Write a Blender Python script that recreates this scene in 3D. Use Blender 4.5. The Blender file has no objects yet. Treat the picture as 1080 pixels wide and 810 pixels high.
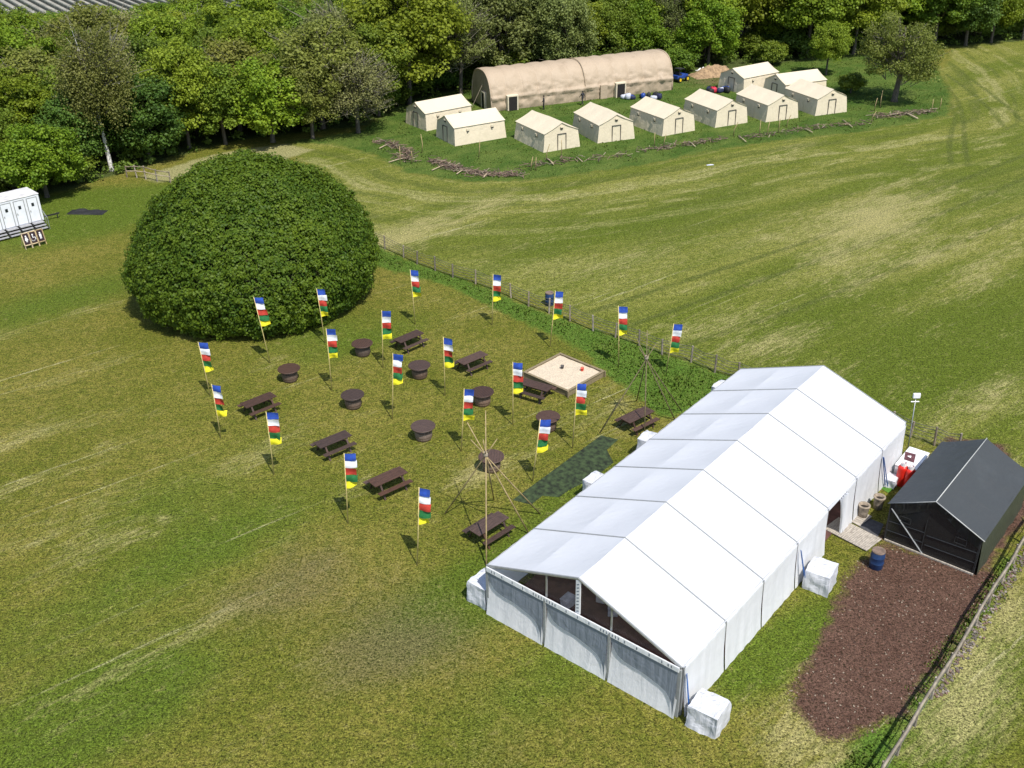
import bpy, math, random
import numpy as np
from mathutils import Vector, Matrix, noise as mnoise

random.seed(7); rng = np.random.default_rng(7)
SC = bpy.context.scene
COL = SC.collection
R = math.radians

# ------------------------------------------------------------------ camera
FPX = 1069.524
CAM = Vector((1.08669, -32.18873, 28.56407))
RX, RO = 1.06403, -0.016545
CR = Matrix.Rotation(RX, 3, 'X') @ Matrix.Rotation(RO, 3, 'Z')
cd = bpy.data.cameras.new('camera'); cam = bpy.data.objects.new('camera', cd); COL.objects.link(cam)
cd.sensor_width = 36; cd.lens = 36 * FPX / 1080; cd.clip_start = 0.5; cd.clip_end = 5000
cam.matrix_world = Matrix.Translation(CAM) @ CR.to_4x4()
SC.camera = cam

def G(px, py, z=0.0):
    """survey helper: the place at height z seen at that spot of the photograph"""
    d = CR @ Vector(((px - 540) / FPX, -(py - 405) / FPX, -1))
    return CAM + d * ((z - CAM.z) / d.z)

def sst(a, b, x):
    t = np.clip((np.asarray(x, float) - a) / (b - a), 0, 1); return t * t * (3 - 2 * t)

def TZ(x, y):
    return -9.5 * sst(78, 150, y) * sst(12, -42, np.asarray(x) )

def TZ1(x, y): return float(TZ(x, y))

SUN = Vector((math.cos(R(-60.5)) * math.cos(R(58.3)), math.sin(R(-60.5)) * math.cos(R(58.3)), math.sin(R(58.3))))

# ------------------------------------------------------------------ light
w = bpy.data.worlds.new('World'); SC.world = w; w.use_nodes = True
nt = w.node_tree; bg = nt.nodes['Background']
sky = nt.nodes.new('ShaderNodeTexSky'); sky.sky_type = 'NISHITA'; sky.sun_disc = False
sky.sun_elevation = R(58.3); sky.sun_rotation = R(150.5); sky.altitude = 100
nt.links.new(sky.outputs[0], bg.inputs[0]); bg.inputs[1].default_value = 0.125
sl = bpy.data.lights.new('sun', 'SUN'); sl.energy = 4.1; sl.angle = R(0.5); sl.color = (1, 0.955, 0.88)
so = bpy.data.objects.new('sun', sl); COL.objects.link(so); so.location = (30, -60, 120)
so.rotation_euler = SUN.to_track_quat('Z', 'Y').to_euler()
SC.view_settings.view_transform = 'Standard'; SC.view_settings.look = 'None'
SC.view_settings.exposure = 0.42; SC.view_settings.gamma = 1.0; SC.view_settings.use_curve_mapping = False
SC.cycles.max_bounces = 6; SC.cycles.diffuse_bounces = 3; SC.cycles.transparent_max_bounces = 12
SC.render.engine = 'CYCLES'

# ------------------------------------------------------------------ materials
class NT:
    def __init__(s, name):
        s.m = bpy.data.materials.new(name); s.m.use_nodes = True; s.t = s.m.node_tree
        s.b = s.t.nodes['Principled BSDF']; s.out = s.t.nodes['Material Output']
    def n(s, ty, **kw):
        x = s.t.nodes.new('ShaderNode' + ty)
        for k, v in kw.items(): setattr(x, k, v)
        return x
    def put(s, sock, v):
        if isinstance(v, bpy.types.NodeSocket): s.t.links.new(v, sock)
        elif v is not None:
            if isinstance(v, (tuple, list)) and len(v) == 3 and sock.type == 'RGBA': v = (*v, 1)
            sock.default_value = v
    def math(s, op, a, b=None, c=None):
        x = s.n('Math', operation=op)
        for i, v in enumerate((a, b, c)):
            if v is not None: s.put(x.inputs[i], v)
        return x.outputs[0]
    def mix(s, f, a, b, mode='MIX'):
        x = s.n('Mix', data_type='RGBA', blend_type=mode)
        s.put(x.inputs[0], f); s.put(x.inputs[6], a); s.put(x.inputs[7], b); return x.outputs[2]
    def pos(s): return s.n('NewGeometry').outputs['Position']
    def obj(s): return s.n('TexCoord').outputs['Object']
    def mapping(s, vec, rz=0.0, sc=(1, 1, 1)):
        a = s.n('Mapping', vector_type='POINT'); s.put(a.inputs[0], vec); a.inputs[2].default_value = (0, 0, rz)
        b = s.n('Mapping', vector_type='POINT'); s.put(b.inputs[0], a.outputs[0]); b.inputs[3].default_value = sc
        return b.outputs[0]
    def noise(s, vec, scale, det=3, rough=0.55, dist=0.0, dim='3D'):
        x = s.n('TexNoise', noise_dimensions=dim); s.put(x.inputs['Vector'], vec)
        x.inputs['Scale'].default_value = scale; x.inputs['Detail'].default_value = det
        x.inputs['Roughness'].default_value = rough; x.inputs['Distortion'].default_value = dist
        return x.outputs[0]
    def step(s, v, a, b, lo=0.0, hi=1.0):
        x = s.n('MapRange', interpolation_type='SMOOTHSTEP'); s.put(x.inputs[0], v)
        for i, q in enumerate((a, b, lo, hi)): x.inputs[i + 1].default_value = q
        return x.outputs[0]
    def attr(s, name): 
        x = s.n('Attribute', attribute_name=name); return x.outputs['Fac']
    def bump(s, h, strength, dist=0.05):
        x = s.n('Bump'); s.put(x.inputs['Height'], h); x.inputs['Strength'].default_value = strength
        x.inputs['Distance'].default_value = dist; s.t.links.new(x.outputs[0], s.b.inputs['Normal'])
    def base(s, v): s.put(s.b.inputs['Base Color'], v)
    def set(s, **kw):
        for k, v in kw.items(): s.b.inputs[k.replace('_', ' ')].default_value = v

def simple(name, col, rough=0.7, var=0.25, scale=6.0, metal=0.0, bump=0.0, stretch=None):
    t = NT(name); v = t.obj()
    if stretch: v = t.mapping(v, 0, stretch)
    n = t.noise(v, scale, 4, 0.6)
    lo = tuple(c * (1 - var) for c in col); hi = tuple(min(1, c * (1 + var)) for c in col)
    t.base(t.mix(t.step(n, 0.3, 0.7), lo, hi)); t.set(Roughness=rough, Metallic=metal)
    if bump: t.bump(n, bump, 0.03)
    if 'wood' in name:
        oi = t.n('ObjectInfo').outputs['Random']; h = t.n('HueSaturation'); t.put(h.inputs['Color'], t.b.inputs['Base Color'].links[0].from_socket)
        t.put(h.inputs['Value'], t.math('MULTIPLY_ADD', oi, .7, .7)); t.put(h.inputs['Saturation'], t.math('MULTIPLY_ADD', t.math('FRACT', t.math('MULTIPLY', oi, 5.3)), .4, .75)); t.base(h.outputs[0])
    return t.m

def cloth(name, col, folds=0.0, transl=0.0, dirt=(0.5, 0.47, 0.4), dirtf=0.15, fscale=3.0, rough=0.6):
    """coated canvas or pvc sheet with fold relief and a little weathering"""
    t = NT(name); p = t.obj()
    n1 = t.noise(p, 0.7, 4, 0.6); n2 = t.noise(p, 5, 3)
    c = t.mix(t.math('MULTIPLY', t.step(n1, 0.48, 0.75), dirtf), col, tuple(a * b for a, b in zip(col, dirt)))
    c = t.mix(t.math('MULTIPLY', n2, 0.12), c, tuple(x * 0.7 for x in col))
    t.base(c); t.set(Roughness=rough); t.b.inputs['Specular IOR Level'].default_value = 0.3
    if folds:
        v = t.mapping(p, 0.0, (fscale, fscale, 0.35)); h = t.noise(v, 1.0, 3, 0.5, 0.6)
        h2 = t.noise(p, 2.2, 3, 0.5, 0.8)
        t.bump(t.math('ADD', h, t.math('MULTIPLY', h2, 0.5)), folds, 0.25)
    if transl:
        tr = t.n('BsdfTranslucent'); t.put(tr.inputs[0], c); mx = t.n('MixShader'); mx.inputs[0].default_value = transl
        t.t.links.new(t.b.outputs[0], mx.inputs[1]); t.t.links.new(tr.outputs[0], mx.inputs[2])
        t.t.links.new(mx.outputs[0], t.out.inputs[0])
    return t.m

def leafmat(name, dark, light, transl=0.3, rnd=0.25, rough=0.55):
    t = NT(name); a = t.attr('tint')
    oi = t.n('ObjectInfo').outputs['Random']
    c = t.mix(a, dark, light)
    hsv = t.n('HueSaturation'); t.put(hsv.inputs['Color'], c)
    t.put(hsv.inputs['Hue'], t.math('MULTIPLY_ADD', oi, 0.045 * rnd / .25, 0.5 - 0.015 * rnd / .25))
    t.put(hsv.inputs['Value'], t.math('MULTIPLY_ADD', t.math('FRACT', t.math('MULTIPLY', oi, 7.31)), 2 * rnd, 1 - rnd))
    c = hsv.outputs[0]; t.base(c); t.set(Roughness=rough); t.b.inputs['Specular IOR Level'].default_value = 0.25
    tr = t.n('BsdfTranslucent'); t.put(tr.inputs[0], t.mix(0.5, c, (0.20, 0.24, 0.02)))
    mx = t.n('MixShader'); mx.inputs[0].default_value = transl
    t.t.links.new(t.b.outputs[0], mx.inputs[1]); t.t.links.new(tr.outputs[0], mx.inputs[2])
    t.t.links.new(mx.outputs[0], t.out.inputs[0])
    return t.m

def sheer(name, col, alpha):
    """clear or mesh sheet that lets some of what is behind show"""
    t = NT(name); t.base(col); t.set(Roughness=0.25)
    tp = t.n('BsdfTransparent'); mx = t.n('MixShader'); mx.inputs[0].default_value = alpha
    t.t.links.new(tp.outputs[0], mx.inputs[1]); t.t.links.new(t.b.outputs[0], mx.inputs[2])
    t.t.links.new(mx.outputs[0], t.out.inputs[0]); return t.m

M = dict(
    pvc=cloth('white_pvc', (0.66, 0.675, 0.71), 0.08, 0.12, dirtf=0.04, fscale=0.8),
    pvcwall=cloth('white_pvc_wall', (0.95, 0.96, 0.98), 0.2, 0.36, dirtf=0.05, fscale=2.6),
    seam=simple('grey_seam', (0.27, 0.28, 0.28), 0.6, 0.1),
    alu=simple('aluminium', (0.42, 0.43, 0.44), 0.4, 0.1, metal=0.6),
    greysheet=cloth('grey_sheet', (0.22, 0.25, 0.30), 0.3, 0.1, dirtf=0.3, rough=0.35),
    clear=sheer('clear_sheet', (0.20, 0.17, 0.16), 0.13),
    marqfloor=simple('brown_carpet', (0.11, 0.05, 0.04), 0.9, 0.3, 2.0),
    tarp=cloth('white_tarpaulin', (0.58, 0.59, 0.63), 0.7, 0.0, dirtf=0.3, fscale=2.5),
    bluestrap=simple('blue_strap', (0.02, 0.10, 0.34), 0.6, 0.2),
    blackroof=cloth('black_canvas_roof', (0.050, 0.054, 0.056), 0.25, 0.0, dirt=(1.6, 1.6, 1.6), dirtf=0.3, fscale=1.2, rough=0.5),
    blackcloth=cloth('black_cloth', (0.016, 0.017, 0.017), 0.8, 0.0, dirt=(2, 2, 2), dirtf=0.3, fscale=2.5, rough=0.35),
    blackmesh=sheer('black_mesh', (0.018, 0.019, 0.019), 0.92),
    greenmesh=cloth('dark_green_cloth', (0.045, 0.052, 0.035), 0.5, 0.0, dirtf=0.2, fscale=2.5),
    bar=simple('dark_grey_tube', (0.04, 0.042, 0.044), .4, .2, metal=.3),
    whitepole=simple('white_edge', (0.45, 0.45, 0.43), 0.5, 0.1),
    brown=simple('brown_stained_wood', (0.060, 0.032, 0.022), 0.6, 0.35, 4.0, stretch=(1, 9, 9)),
    brown2=simple('brown_barrel_wood', (0.135, 0.092, 0.070), 0.65, 0.35, 5.0, stretch=(6, 6, 1)),
    bamboo=simple('bamboo', (0.56, 0.46, 0.19), 0.6, 0.25, 8),
    tipipole=simple('peeled_pole', (0.33, 0.25, 0.12), 0.7, 0.35, 3),
    tipidark=simple('weathered_pole', (0.16, 0.13, 0.065), 0.75, 0.4, 3),
    rope=simple('rope', (0.3, 0.25, 0.18), 0.9, 0.2),
    fblue=simple('blue_cloth', (0.015, 0.06, 0.34), 0.8, 0.2), fwhite=simple('white_cloth', (0.72, 0.74, 0.78), 0.8, 0.08),
    fred=simple('red_cloth', (0.42, 0.035, 0.02), 0.8, 0.2), fgreen=simple('green_cloth', (0.012, 0.135, 0.035), 0.8, 0.2),
    fyellow=simple('yellow_cloth', (0.72, 0.66, 0.015), 0.8, 0.15),
    plank=simple('weathered_plank', (0.21, 0.165, 0.095), 0.8, 0.3, 5, stretch=(1, 6, 6)),
    paleboard=simple('pale_board', (0.36, 0.32, 0.27), 0.8, 0.3, 4, stretch=(5, 1, 1)),
    post=simple('grey_fence_wood', (0.24, 0.20, 0.15), 0.85, 0.35, 6),
    rail=simple('silver_rail_wood', (0.27, 0.225, 0.165), 0.8, 0.3, 3),
    wire=simple('fence_wire', (0.17, 0.16, 0.14), 0.5, 0.2, metal=0.5),
    sand=simple('sand', (0.54, 0.45, 0.33), 0.95, 0.18, 14, bump=0.6),
    toy=simple('red_plastic', (0.65, 0.05, 0.02), 0.4, 0.1), toydark=simple('dark_plastic', (0.05, 0.05, 0.06), 0.4, 0.1),
    mat=simple('dark_green_mat', (0.026, 0.042, 0.014), 0.95, 0.75, 3.5, bump=0.6),
    turf=simple('bright_turf', (0.06, 0.17, 0.012), 0.9, 0.35, 14),
    greymat=simple('grey_mat', (0.06, 0.06, 0.065), 0.9, 0.3, 5),
    bluebarrel=simple('blue_barrel', (0.010, 0.035, 0.11), 0.45, 0.25, 3), rust=simple('brown_lid', (0.17, 0.12, 0.09), 0.8, 0.35, 5),
    stone=simple('beige_planter', (0.27, 0.22, 0.165), 0.85, 0.25, 6), soil=simple('soil', (0.02, 0.016, 0.012), 0.95, 0.4, 9),
    redcyl=simple('red_enamel', (0.62, 0.022, 0.012), 0.35, 0.12, 3), whitepaint=simple('white_paint', (0.78, 0.78, 0.78), 0.45, 0.08, 3),
    darkboard=simple('maroon_board', (0.10, 0.035, 0.04), 0.6, 0.5, 9),
    cream=cloth('cream_canvas', (0.66, 0.575, 0.425), 0.3, 0.0, dirtf=0.08, fscale=2.0), creamroof=cloth('cream_canvas_roof', (0.64, 0.56, 0.415), 0.15, 0.0, dirtf=0.12, fscale=1.2),
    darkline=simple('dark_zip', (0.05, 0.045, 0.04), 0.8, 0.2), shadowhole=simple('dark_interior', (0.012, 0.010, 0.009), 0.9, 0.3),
    tan=cloth('tan_canvas', (0.42, 0.330, 0.235), 0.25, 0.0, dirtf=0.3, fscale=1.0), tandark=cloth('tan_canvas_end', (0.38, 0.30, 0.205), 0.5, 0.0, dirtf=0.3),
    trailer=simple('trailer_panel', (0.74, 0.76, 0.80), 0.4, 0.06, 2), trailerroof=simple('trailer_roof', (0.62, 0.60, 0.59), 0.7, 0.2, 1.5),
    step=simple('grey_step', (0.30, 0.30, 0.31), 0.6, 0.2), black=simple('black_rubber', (0.015, 0.015, 0.016), 0.7, 0.3),
    glass=simple('dark_glass', (0.02, 0.025, 0.03), 0.15, 0.2),
    signboard=simple('sign_dark_brown', (0.030, 0.014, 0.018), 0.5, 0.2), signframe=simple('sign_frame_wood', (0.45, 0.34, 0.18), 0.7, 0.2),
    bark=simple('bark', (0.10, 0.085, 0.065), 0.9, 0.45, 5, bump=0.6, stretch=(3, 3, 0.6)),
    birchbark=simple('birch_bark', (0.62, 0.60, 0.56), 0.8, 0.35, 4, stretch=(1, 1, 4)),
    twig=simple('grey_twig', (0.17, 0.155, 0.115), 0.9, 0.3, 5),
    blueplastic=simple('blue_plastic', (0.02, 0.06, 0.28), 0.4, 0.2), yellow=simple('yellow_rim', (0.75, 0.5, 0.02), 0.4, 0.1),
    navy=simple('navy_fabric', (0.015, 0.02, 0.06), 0.7, 0.3), pale=simple('pale_fabric', (0.5, 0.52, 0.6), 0.7, 0.2), redfab=simple('red_fabric', (0.5, 0.02, 0.05), 0.6, 0.2),
    log=simple('pale_log', (0.40, 0.32, 0.21), 0.85, 0.25, 5), heap=simple('ochre_soil', (0.30, 0.20, 0.11), 0.95, 0.35, 3, bump=0.8),
    skin=simple('skin', (0.45, 0.27, 0.19), 0.6, 0.1), jacket=simple('dark_jacket', (0.025, 0.025, 0.03), 0.8, 0.3), trousers=simple('dark_trousers', (0.03, 0.028, 0.028), 0.8, 0.3), hair=simple('dark_hair', (0.02, 0.014, 0.01), 0.7, 0.2),
)

# ------------------------------------------------------------------ mesh helpers
class MB:
    def __init__(s): s.v = []; s.f = []; s.mi = []; s.cur = 0
    def add(s, vs, fs):
        b = len(s.v); s.v += [tuple(p) for p in vs]
        for f in fs: s.f.append([b + i for i in f]); s.mi.append(s.cur)
    def box(s, c, d, rot=None):
        c = Vector(c); vs = []
        for x in (-.5, .5):
            for y in (-.5, .5):
                for z in (-.5, .5):
                    p = Vector((x * d[0], y * d[1], z * d[2]))
                    if rot is not None: p = rot @ p
                    vs.append(c + p)
        s.add(vs, [(0, 1, 3, 2), (4, 6, 7, 5), (0, 4, 5, 1), (2, 3, 7, 6), (0, 2, 6, 4), (1, 5, 7, 3)])
    def beam(s, p, q, wd, ht, up=(0, 0, 1)):
        p = Vector(p); q = Vector(q); x = (q - p); L = x.length; x.normalize()
        y = Vector(up).cross(x)
        if y.length < 1e-4: y = Vector((0, 1, 0)).cross(x)
        y.normalize(); z = x.cross(y)
        s.box((p + q) / 2, (L, wd, ht), Matrix((x, y, z)).transposed())
    def tube(s, pts, rad, n=8, cap=True):
        pts = [Vector(p) for p in pts]
        if not isinstance(rad, (list, tuple)): rad = [rad] * len(pts)
        vs = []; ref = None
        for i, p in enumerate(pts):
            t = (pts[min(i + 1, len(pts) - 1)] - pts[max(i - 1, 0)]).normalized()
            a = t.orthogonal() if ref is None else (ref - t * ref.dot(t))
            if a.length < 1e-5: a = t.orthogonal()
            a.normalize(); ref = a; b = t.cross(a)
            for k in range(n):
                an = 2 * math.pi * k / n; vs.append(p + (a * math.cos(an) + b * math.sin(an)) * rad[i])
        fs = []
        for i in range(len(pts) - 1):
            for k in range(n): fs.append((i * n + k, i * n + (k + 1) % n, (i + 1) * n + (k + 1) % n, (i + 1) * n + k))
        if cap: fs += [tuple(range(n - 1, -1, -1)), tuple(range((len(pts) - 1) * n, len(pts) * n))]
        s.add(vs, fs)
    def lathe(s, prof, n=24, c=(0, 0, 0), capb=True, capt=True):
        vs = []; fs = []
        for r, z in prof:
            for k in range(n):
                a = 2 * math.pi * k / n; vs.append((c[0] + r * math.cos(a), c[1] + r * math.sin(a), c[2] + z))
        for i in range(len(prof) - 1):
            for k in range(n): fs.append((i * n + k, i * n + (k + 1) % n, (i + 1) * n + (k + 1) % n, (i + 1) * n + k))
        if capb: fs.append(tuple(range(n - 1, -1, -1)))
        if capt: fs.append(tuple(range((len(prof) - 1) * n, len(prof) * n)))
        s.add(vs, fs)
    def grid(s, nu, nv, fn):
        vs = [fn(i / (nu - 1), j / (nv - 1)) for i in range(nu) for j in range(nv)]
        s.add(vs, [(i * nv + j, (i + 1) * nv + j, (i + 1) * nv + j + 1, i * nv + j + 1) for i in range(nu - 1) for j in range(nv - 1)])
    def prism(s, pts, off):
        n = len(pts); pts = [Vector(p) for p in pts]; off = Vector(off)
        s.add(pts + [p + off for p in pts], [tuple(range(n - 1, -1, -1)), tuple(range(n, 2 * n))] + [(i, (i + 1) % n, n + (i + 1) % n, n + i) for i in range(n)])
    def build(s, name, mat, parent=None, smooth=False, bevel=0.0):
        me = bpy.data.meshes.new(name); me.from_pydata(s.v, [], s.f)
        for m in (mat if isinstance(mat, (list, tuple)) else [mat]): me.materials.append(m)
        me.polygons.foreach_set('material_index', s.mi)
        if smooth: me.polygons.foreach_set('use_smooth', [True] * len(s.f))
        me.update()
        o = bpy.data.objects.new(name, me); COL.objects.link(o)
        if parent is not None: o.parent = parent
        if bevel:
            b = o.modifiers.new('bevel', 'BEVEL'); b.width = bevel; b.segments = 2; b.limit_method = 'ANGLE'
        return o

def tag(o, label=None, cat=None, group=None, kind=None):
    if label: o['label'] = label
    if cat: o['category'] = cat
    if group: o['group'] = group
    if kind: o['kind'] = kind
    return o

def thing(name, loc, rz, label, cat, group=None):
    o = bpy.data.objects.new(name, None); COL.objects.link(o); o.empty_display_size = 0.3
    o.location = loc; o.rotation_euler = (0, 0, rz)
    return tag(o, label, cat, group)

KIDS = {}
def copy_tree(o, parent=None):
    c = o.copy(); COL.objects.link(c)
    if parent is not None: c.parent = parent
    kids = KIDS.get(o.name) 
    if kids is None: kids = KIDS[o.name] = [q for q in bpy.data.objects if q.parent == o]
    KIDS[c.name] = [copy_tree(k, c) for k in kids]
    return c

def quads(name, C, N, size, mat, parent=None, tint=None, aspect=1.0, roll=None):
    """a leaf cloud: one small face at each centre C, facing N"""
    n = len(C); size = np.broadcast_to(size, (n,))
    N = N / (np.linalg.norm(N, axis=1, keepdims=True) + 1e-9)
    t = np.cross(N, rng.normal(size=(n, 3))); t /= np.linalg.norm(t, axis=1, keepdims=True) + 1e-9
    if roll is not None: t = roll
    b = np.cross(N, t)
    h = (size / 2)[:, None]
    V = np.empty((n, 4, 3)); V[:, 0] = C - t * h; V[:, 1] = C - b * h * aspect; V[:, 2] = C + t * h; V[:, 3] = C + b * h * aspect
    V[:, 1] += N * h * 0.35; V[:, 3] += N * h * 0.35
    me = bpy.data.meshes.new(name); me.vertices.add(4 * n); me.vertices.foreach_set('co', V.ravel())
    me.loops.add(4 * n); me.loops.foreach_set('vertex_index', np.arange(4 * n, dtype=np.int32))
    me.polygons.add(n); me.polygons.foreach_set('loop_start', np.arange(0, 4 * n, 4, dtype=np.int32))
    me.polygons.foreach_set('loop_total', np.full(n, 4, dtype=np.int32))
    at = me.attributes.new('tint', 'FLOAT', 'POINT')
    if tint is None: tint = rng.random(n)
    at.data.foreach_set('value', np.repeat(np.clip(tint, 0, 1), 4).astype(np.float32))
    me.materials.append(mat); me.update(calc_edges=True)
    o = bpy.data.objects.new(name, me); COL.objects.link(o)
    if parent is not None: o.parent = parent
    return o

def fbm(p, oct=3): return mnoise.fractal(Vector(p), 1.0, 2.0, oct)

# ------------------------------------------------------------------ ground
def poly_sd(X, Y, pts):
    """signed distance, positive inside"""
    d = np.full(X.shape, 1e9); ins = np.zeros(X.shape, bool); n = len(pts)
    for i in range(n):
        ax, ay = pts[i][0], pts[i][1]; bx, by = pts[(i + 1) % n][0], pts[(i + 1) % n][1]
        ex, ey = bx - ax, by - ay; t = np.clip(((X - ax) * ex + (Y - ay) * ey) / (ex * ex + ey * ey + 1e-9), 0, 1)
        d = np.minimum(d, np.hypot(X - ax - t * ex, Y - ay - t * ey))
        c = ((ay > Y) != (by > Y)) & (X < (bx - ax) * (Y - ay) / (by - ay + 1e-12) + ax); ins ^= c
    return np.where(ins, d, -d)

def pp(*px): return [G(*q)[:2] for q in px]

FOREST = [(-140, 40), (-60, 48), (-43.5, 53.6), (-39.3, 56.5), (-35, 62), (-30, 69), (-26.9, 72.5), (-19.6, 75.5), (-14.2, 77.5), (-11, 88.9), (-5, 94), (8, 96), (22, 99.5),
          (34, 104.5), (48, 109.5), (62.9, 115), (75, 118), (110, 130), (160, 150), (160, 175), (-30, 172), (-75, 160), (-140, 160)]
CAMP = pp((300, 150), (350, 152), (395, 163), (430, 182), (490, 192), (560, 190), (620, 182), (690, 172), (760, 157), (830, 147), (900, 140), (960, 130), (1000, 122), (1003, 100), (990, 75), (960, 52), (700, 60), (480, 80), (420, 110), (380, 138))
LUSH = pp((392, 258), (440, 278), (500, 298), (560, 324), (625, 347), (700, 372), (760, 394), (800, 400), (770, 420), (720, 436), (695, 440), (672, 420), (640, 396), (618, 372), (580, 352), (530, 330), (470, 300), (425, 288), (392, 280))
LUSHR = pp((1078, 588), (1052, 626), (1022, 670), (992, 712), (962, 758), (932, 818), (884, 818), (900, 786), (925, 768), (945, 750), (975, 708), (1005, 664), (1040, 616), (1064, 582))
MULCH = pp((895, 604), (914, 590), (930, 574), (1000, 590), (1042, 600), (1054, 610), (1022, 660), (988, 708), (952, 752), (914, 772), (880, 783), (862, 770), (832, 742), (838, 722), (858, 690), (876, 652))
TENTFLOOR = pp((926, 566), (1030, 612), (1090, 540), (1060, 470), (1000, 460))
FIELD = pp((385, 250), (500, 292), (600, 332), (700, 370), (800, 405), (960, 460), (1010, 472), (1100, 530), (1300, 520), (1200, 40), (1010, 45), (992, 75), (1003, 100), (1000, 122), (960, 130), (900, 140), (830, 147), (760, 157), (690, 172), (620, 182), (560, 190), (490, 192), (430, 182), (395, 163), (350, 150), (300, 150), (340, 190), (370, 215))
PATH = pp((148, 186), (170, 180), (200, 170), (240, 160), (300, 152), (330, 158), (290, 172), (230, 186), (190, 190), (165, 192))

def axis(lo, hi, st, far):
    a = list(np.arange(lo, hi + st / 2, st)); s = st; x = hi
    while x < far: s *= 1.22; x += s; a.append(x)
    s = st; x = lo
    while x > -far: s *= 1.22; x -= s; a.insert(0, x)
    return np.array(a)
gx = axis(-56, 84, 0.4, 2200); gy = axis(-26, 126, 0.4, 2200)
GX, GY = np.meshgrid(gx, gy, indexing='ij'); nx, ny = GX.shape
me = bpy.data.meshes.new('ground')
me.vertices.add(nx * ny); me.vertices.foreach_set('co', np.stack([GX, GY, TZ(GX, GY)], -1).ravel())
ii, jj = np.meshgrid(np.arange(nx - 1), np.arange(ny - 1), indexing='ij'); k = (ii * ny + jj).ravel()
L = np.stack([k, k + ny, k + ny + 1, k + 1], 1).astype(np.int32); nf = len(k)
me.loops.add(4 * nf); me.loops.foreach_set('vertex_index', L.ravel())
me.polygons.add(nf); me.polygons.foreach_set('loop_start', np.arange(0, 4 * nf, 4, dtype=np.int32)); me.polygons.foreach_set('loop_total', np.full(nf, 4, dtype=np.int32))
me.polygons.foreach_set('use_smooth', np.ones(nf, bool))
def setattr_(name, A):
    at = me.attributes.new(name, 'FLOAT', 'POINT'); at.data.foreach_set('value', A.astype(np.float32).ravel())
clip = lambda A, r=6: np.clip(A, -r, r)
setattr_('wood', clip(poly_sd(GX, GY, FOREST)))
setattr_('camp', clip(poly_sd(GX, GY, CAMP)))
setattr_('lush', clip(np.maximum(poly_sd(GX, GY, LUSH), poly_sd(GX, GY, LUSHR))))
setattr_('mulch', clip(np.maximum(poly_sd(GX, GY, MULCH), poly_sd(GX, GY, TENTFLOOR))))
setattr_('field', clip(poly_sd(GX, GY, FIELD)))
setattr_('path', clip(poly_sd(GX, GY, PATH)))
def blobs(lst):
    A = np.zeros(GX.shape)
    for px, py, rl, rw, wt in lst:
        c = G(px, py); a = R(41); dx, dy = GX - c.x, GY - c.y
        uu = dx * math.cos(a) + dy * math.sin(a); vv = -dx * math.sin(a) + dy * math.cos(a)
        A += wt * np.exp(-(uu / rl) ** 2 - (vv / rw) ** 2)
    return A
dry = blobs([(30, 510, 5, 1.2, .8), (20, 460, 5, 1, .8), (60, 560, 6, 2, .5), (120, 570, 4, 1.0, .6), (270, 480, 5, 1.5, .6), (300, 540, 7, 1.2, .45), (70, 700, 7, 2, .35), (340, 690, 3, 1.5, .3), (180, 680, 8, .5, .7),
             (150, 720, 6, 1, .4), (250, 350, 5, 2, .35), (60, 340, 8, 2, .4), (40, 400, 9, 1.5, .5), (130, 440, 6, 1.5, .4), (300, 380, 3, 1.2, .6), (480, 340, 4, 1.5, .45), (560, 470, 2.5, 1.6, .5), (490, 500, 3, 1.5, .6), (650, 430, 2.6, 2, .6), (600, 440, 2.2, 1.6, .4),
             (860, 700, 2, 1, .4), (820, 770, 3, 1.6, .6), (860, 790, 2.5, 1.3, .8), (1000, 770, 4, 1.5, .8), (1060, 640, 6, 1.1, .8), (1010, 720, 5, 1.3, .6), (1070, 740, 3, 1, .4),
             (440, 240, 10, 3, .7), (400, 258, 5, 2, .9), (560, 280, 8, 3, .5), (640, 300, 9, 3, .45), (740, 345, 8, 3, .6), (800, 365, 6, 2.5, .7), (860, 400, 5, 2, .5), (660, 275, 7, 2, .4), (900, 255, 9, 4, .75), (930, 225, 8, 4, .6), (960, 205, 10, 4, .6), (1000, 275, 7, 3, .6), (1040, 300, 8, 2, .55), (1060, 240, 9, 3, .5), (820, 240, 9, 3, .35),
             (890, 290, 5, 3, .4), (1000, 440, 6, 2.5, .5), (1060, 420, 6, 2, .4), (1000, 90, 12, 5, .4), (1060, 130, 12, 6, .4), (620, 205, 14, 3, .45), (820, 165, 16, 2, .55), (520, 210, 9, 2.5, .4), (330, 180, 6, 3, .5), (370, 200, 6, 3, .4)])
grn = blobs([(480, 640, 4, 2, .9), (600, 700, 6, 1.8, .5), (140, 730, 3, 2, .6), (40, 780, 6, 3, .6), (250, 560, 5, 2.5, .5), (180, 520, 5, 3, .4), (100, 640, 6, 2.5, .35), (380, 360, 5, 2, .6), (330, 350, 4, 1.5, .5), (800, 700, 3, 1.2, .8), (860, 660, 3, 1.2, .6), (560, 570, 4, 1, .6), (600, 520, 5, 1, .5),
             (90, 235, 8, 4, .9), (60, 215, 6, 3, .9), (150, 210, 8, 3, .8), (30, 330, 9, 3, .4), (110, 300, 8, 3, .3), (850, 340, 10, 3, .55), (930, 400, 8, 3, .6), (1000, 380, 12, 4, .5), (1050, 350, 10, 4, .5), (700, 240, 10, 4, .35), (580, 250, 9, 3, .4), (960, 180, 10, 3, .3), (760, 210, 12, 3, .4), (470, 220, 8, 3, .3), (1040, 200, 8, 4, .4), (1050, 700, 6, 2, .5), (980, 790, 4, 2, .5)])
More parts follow.
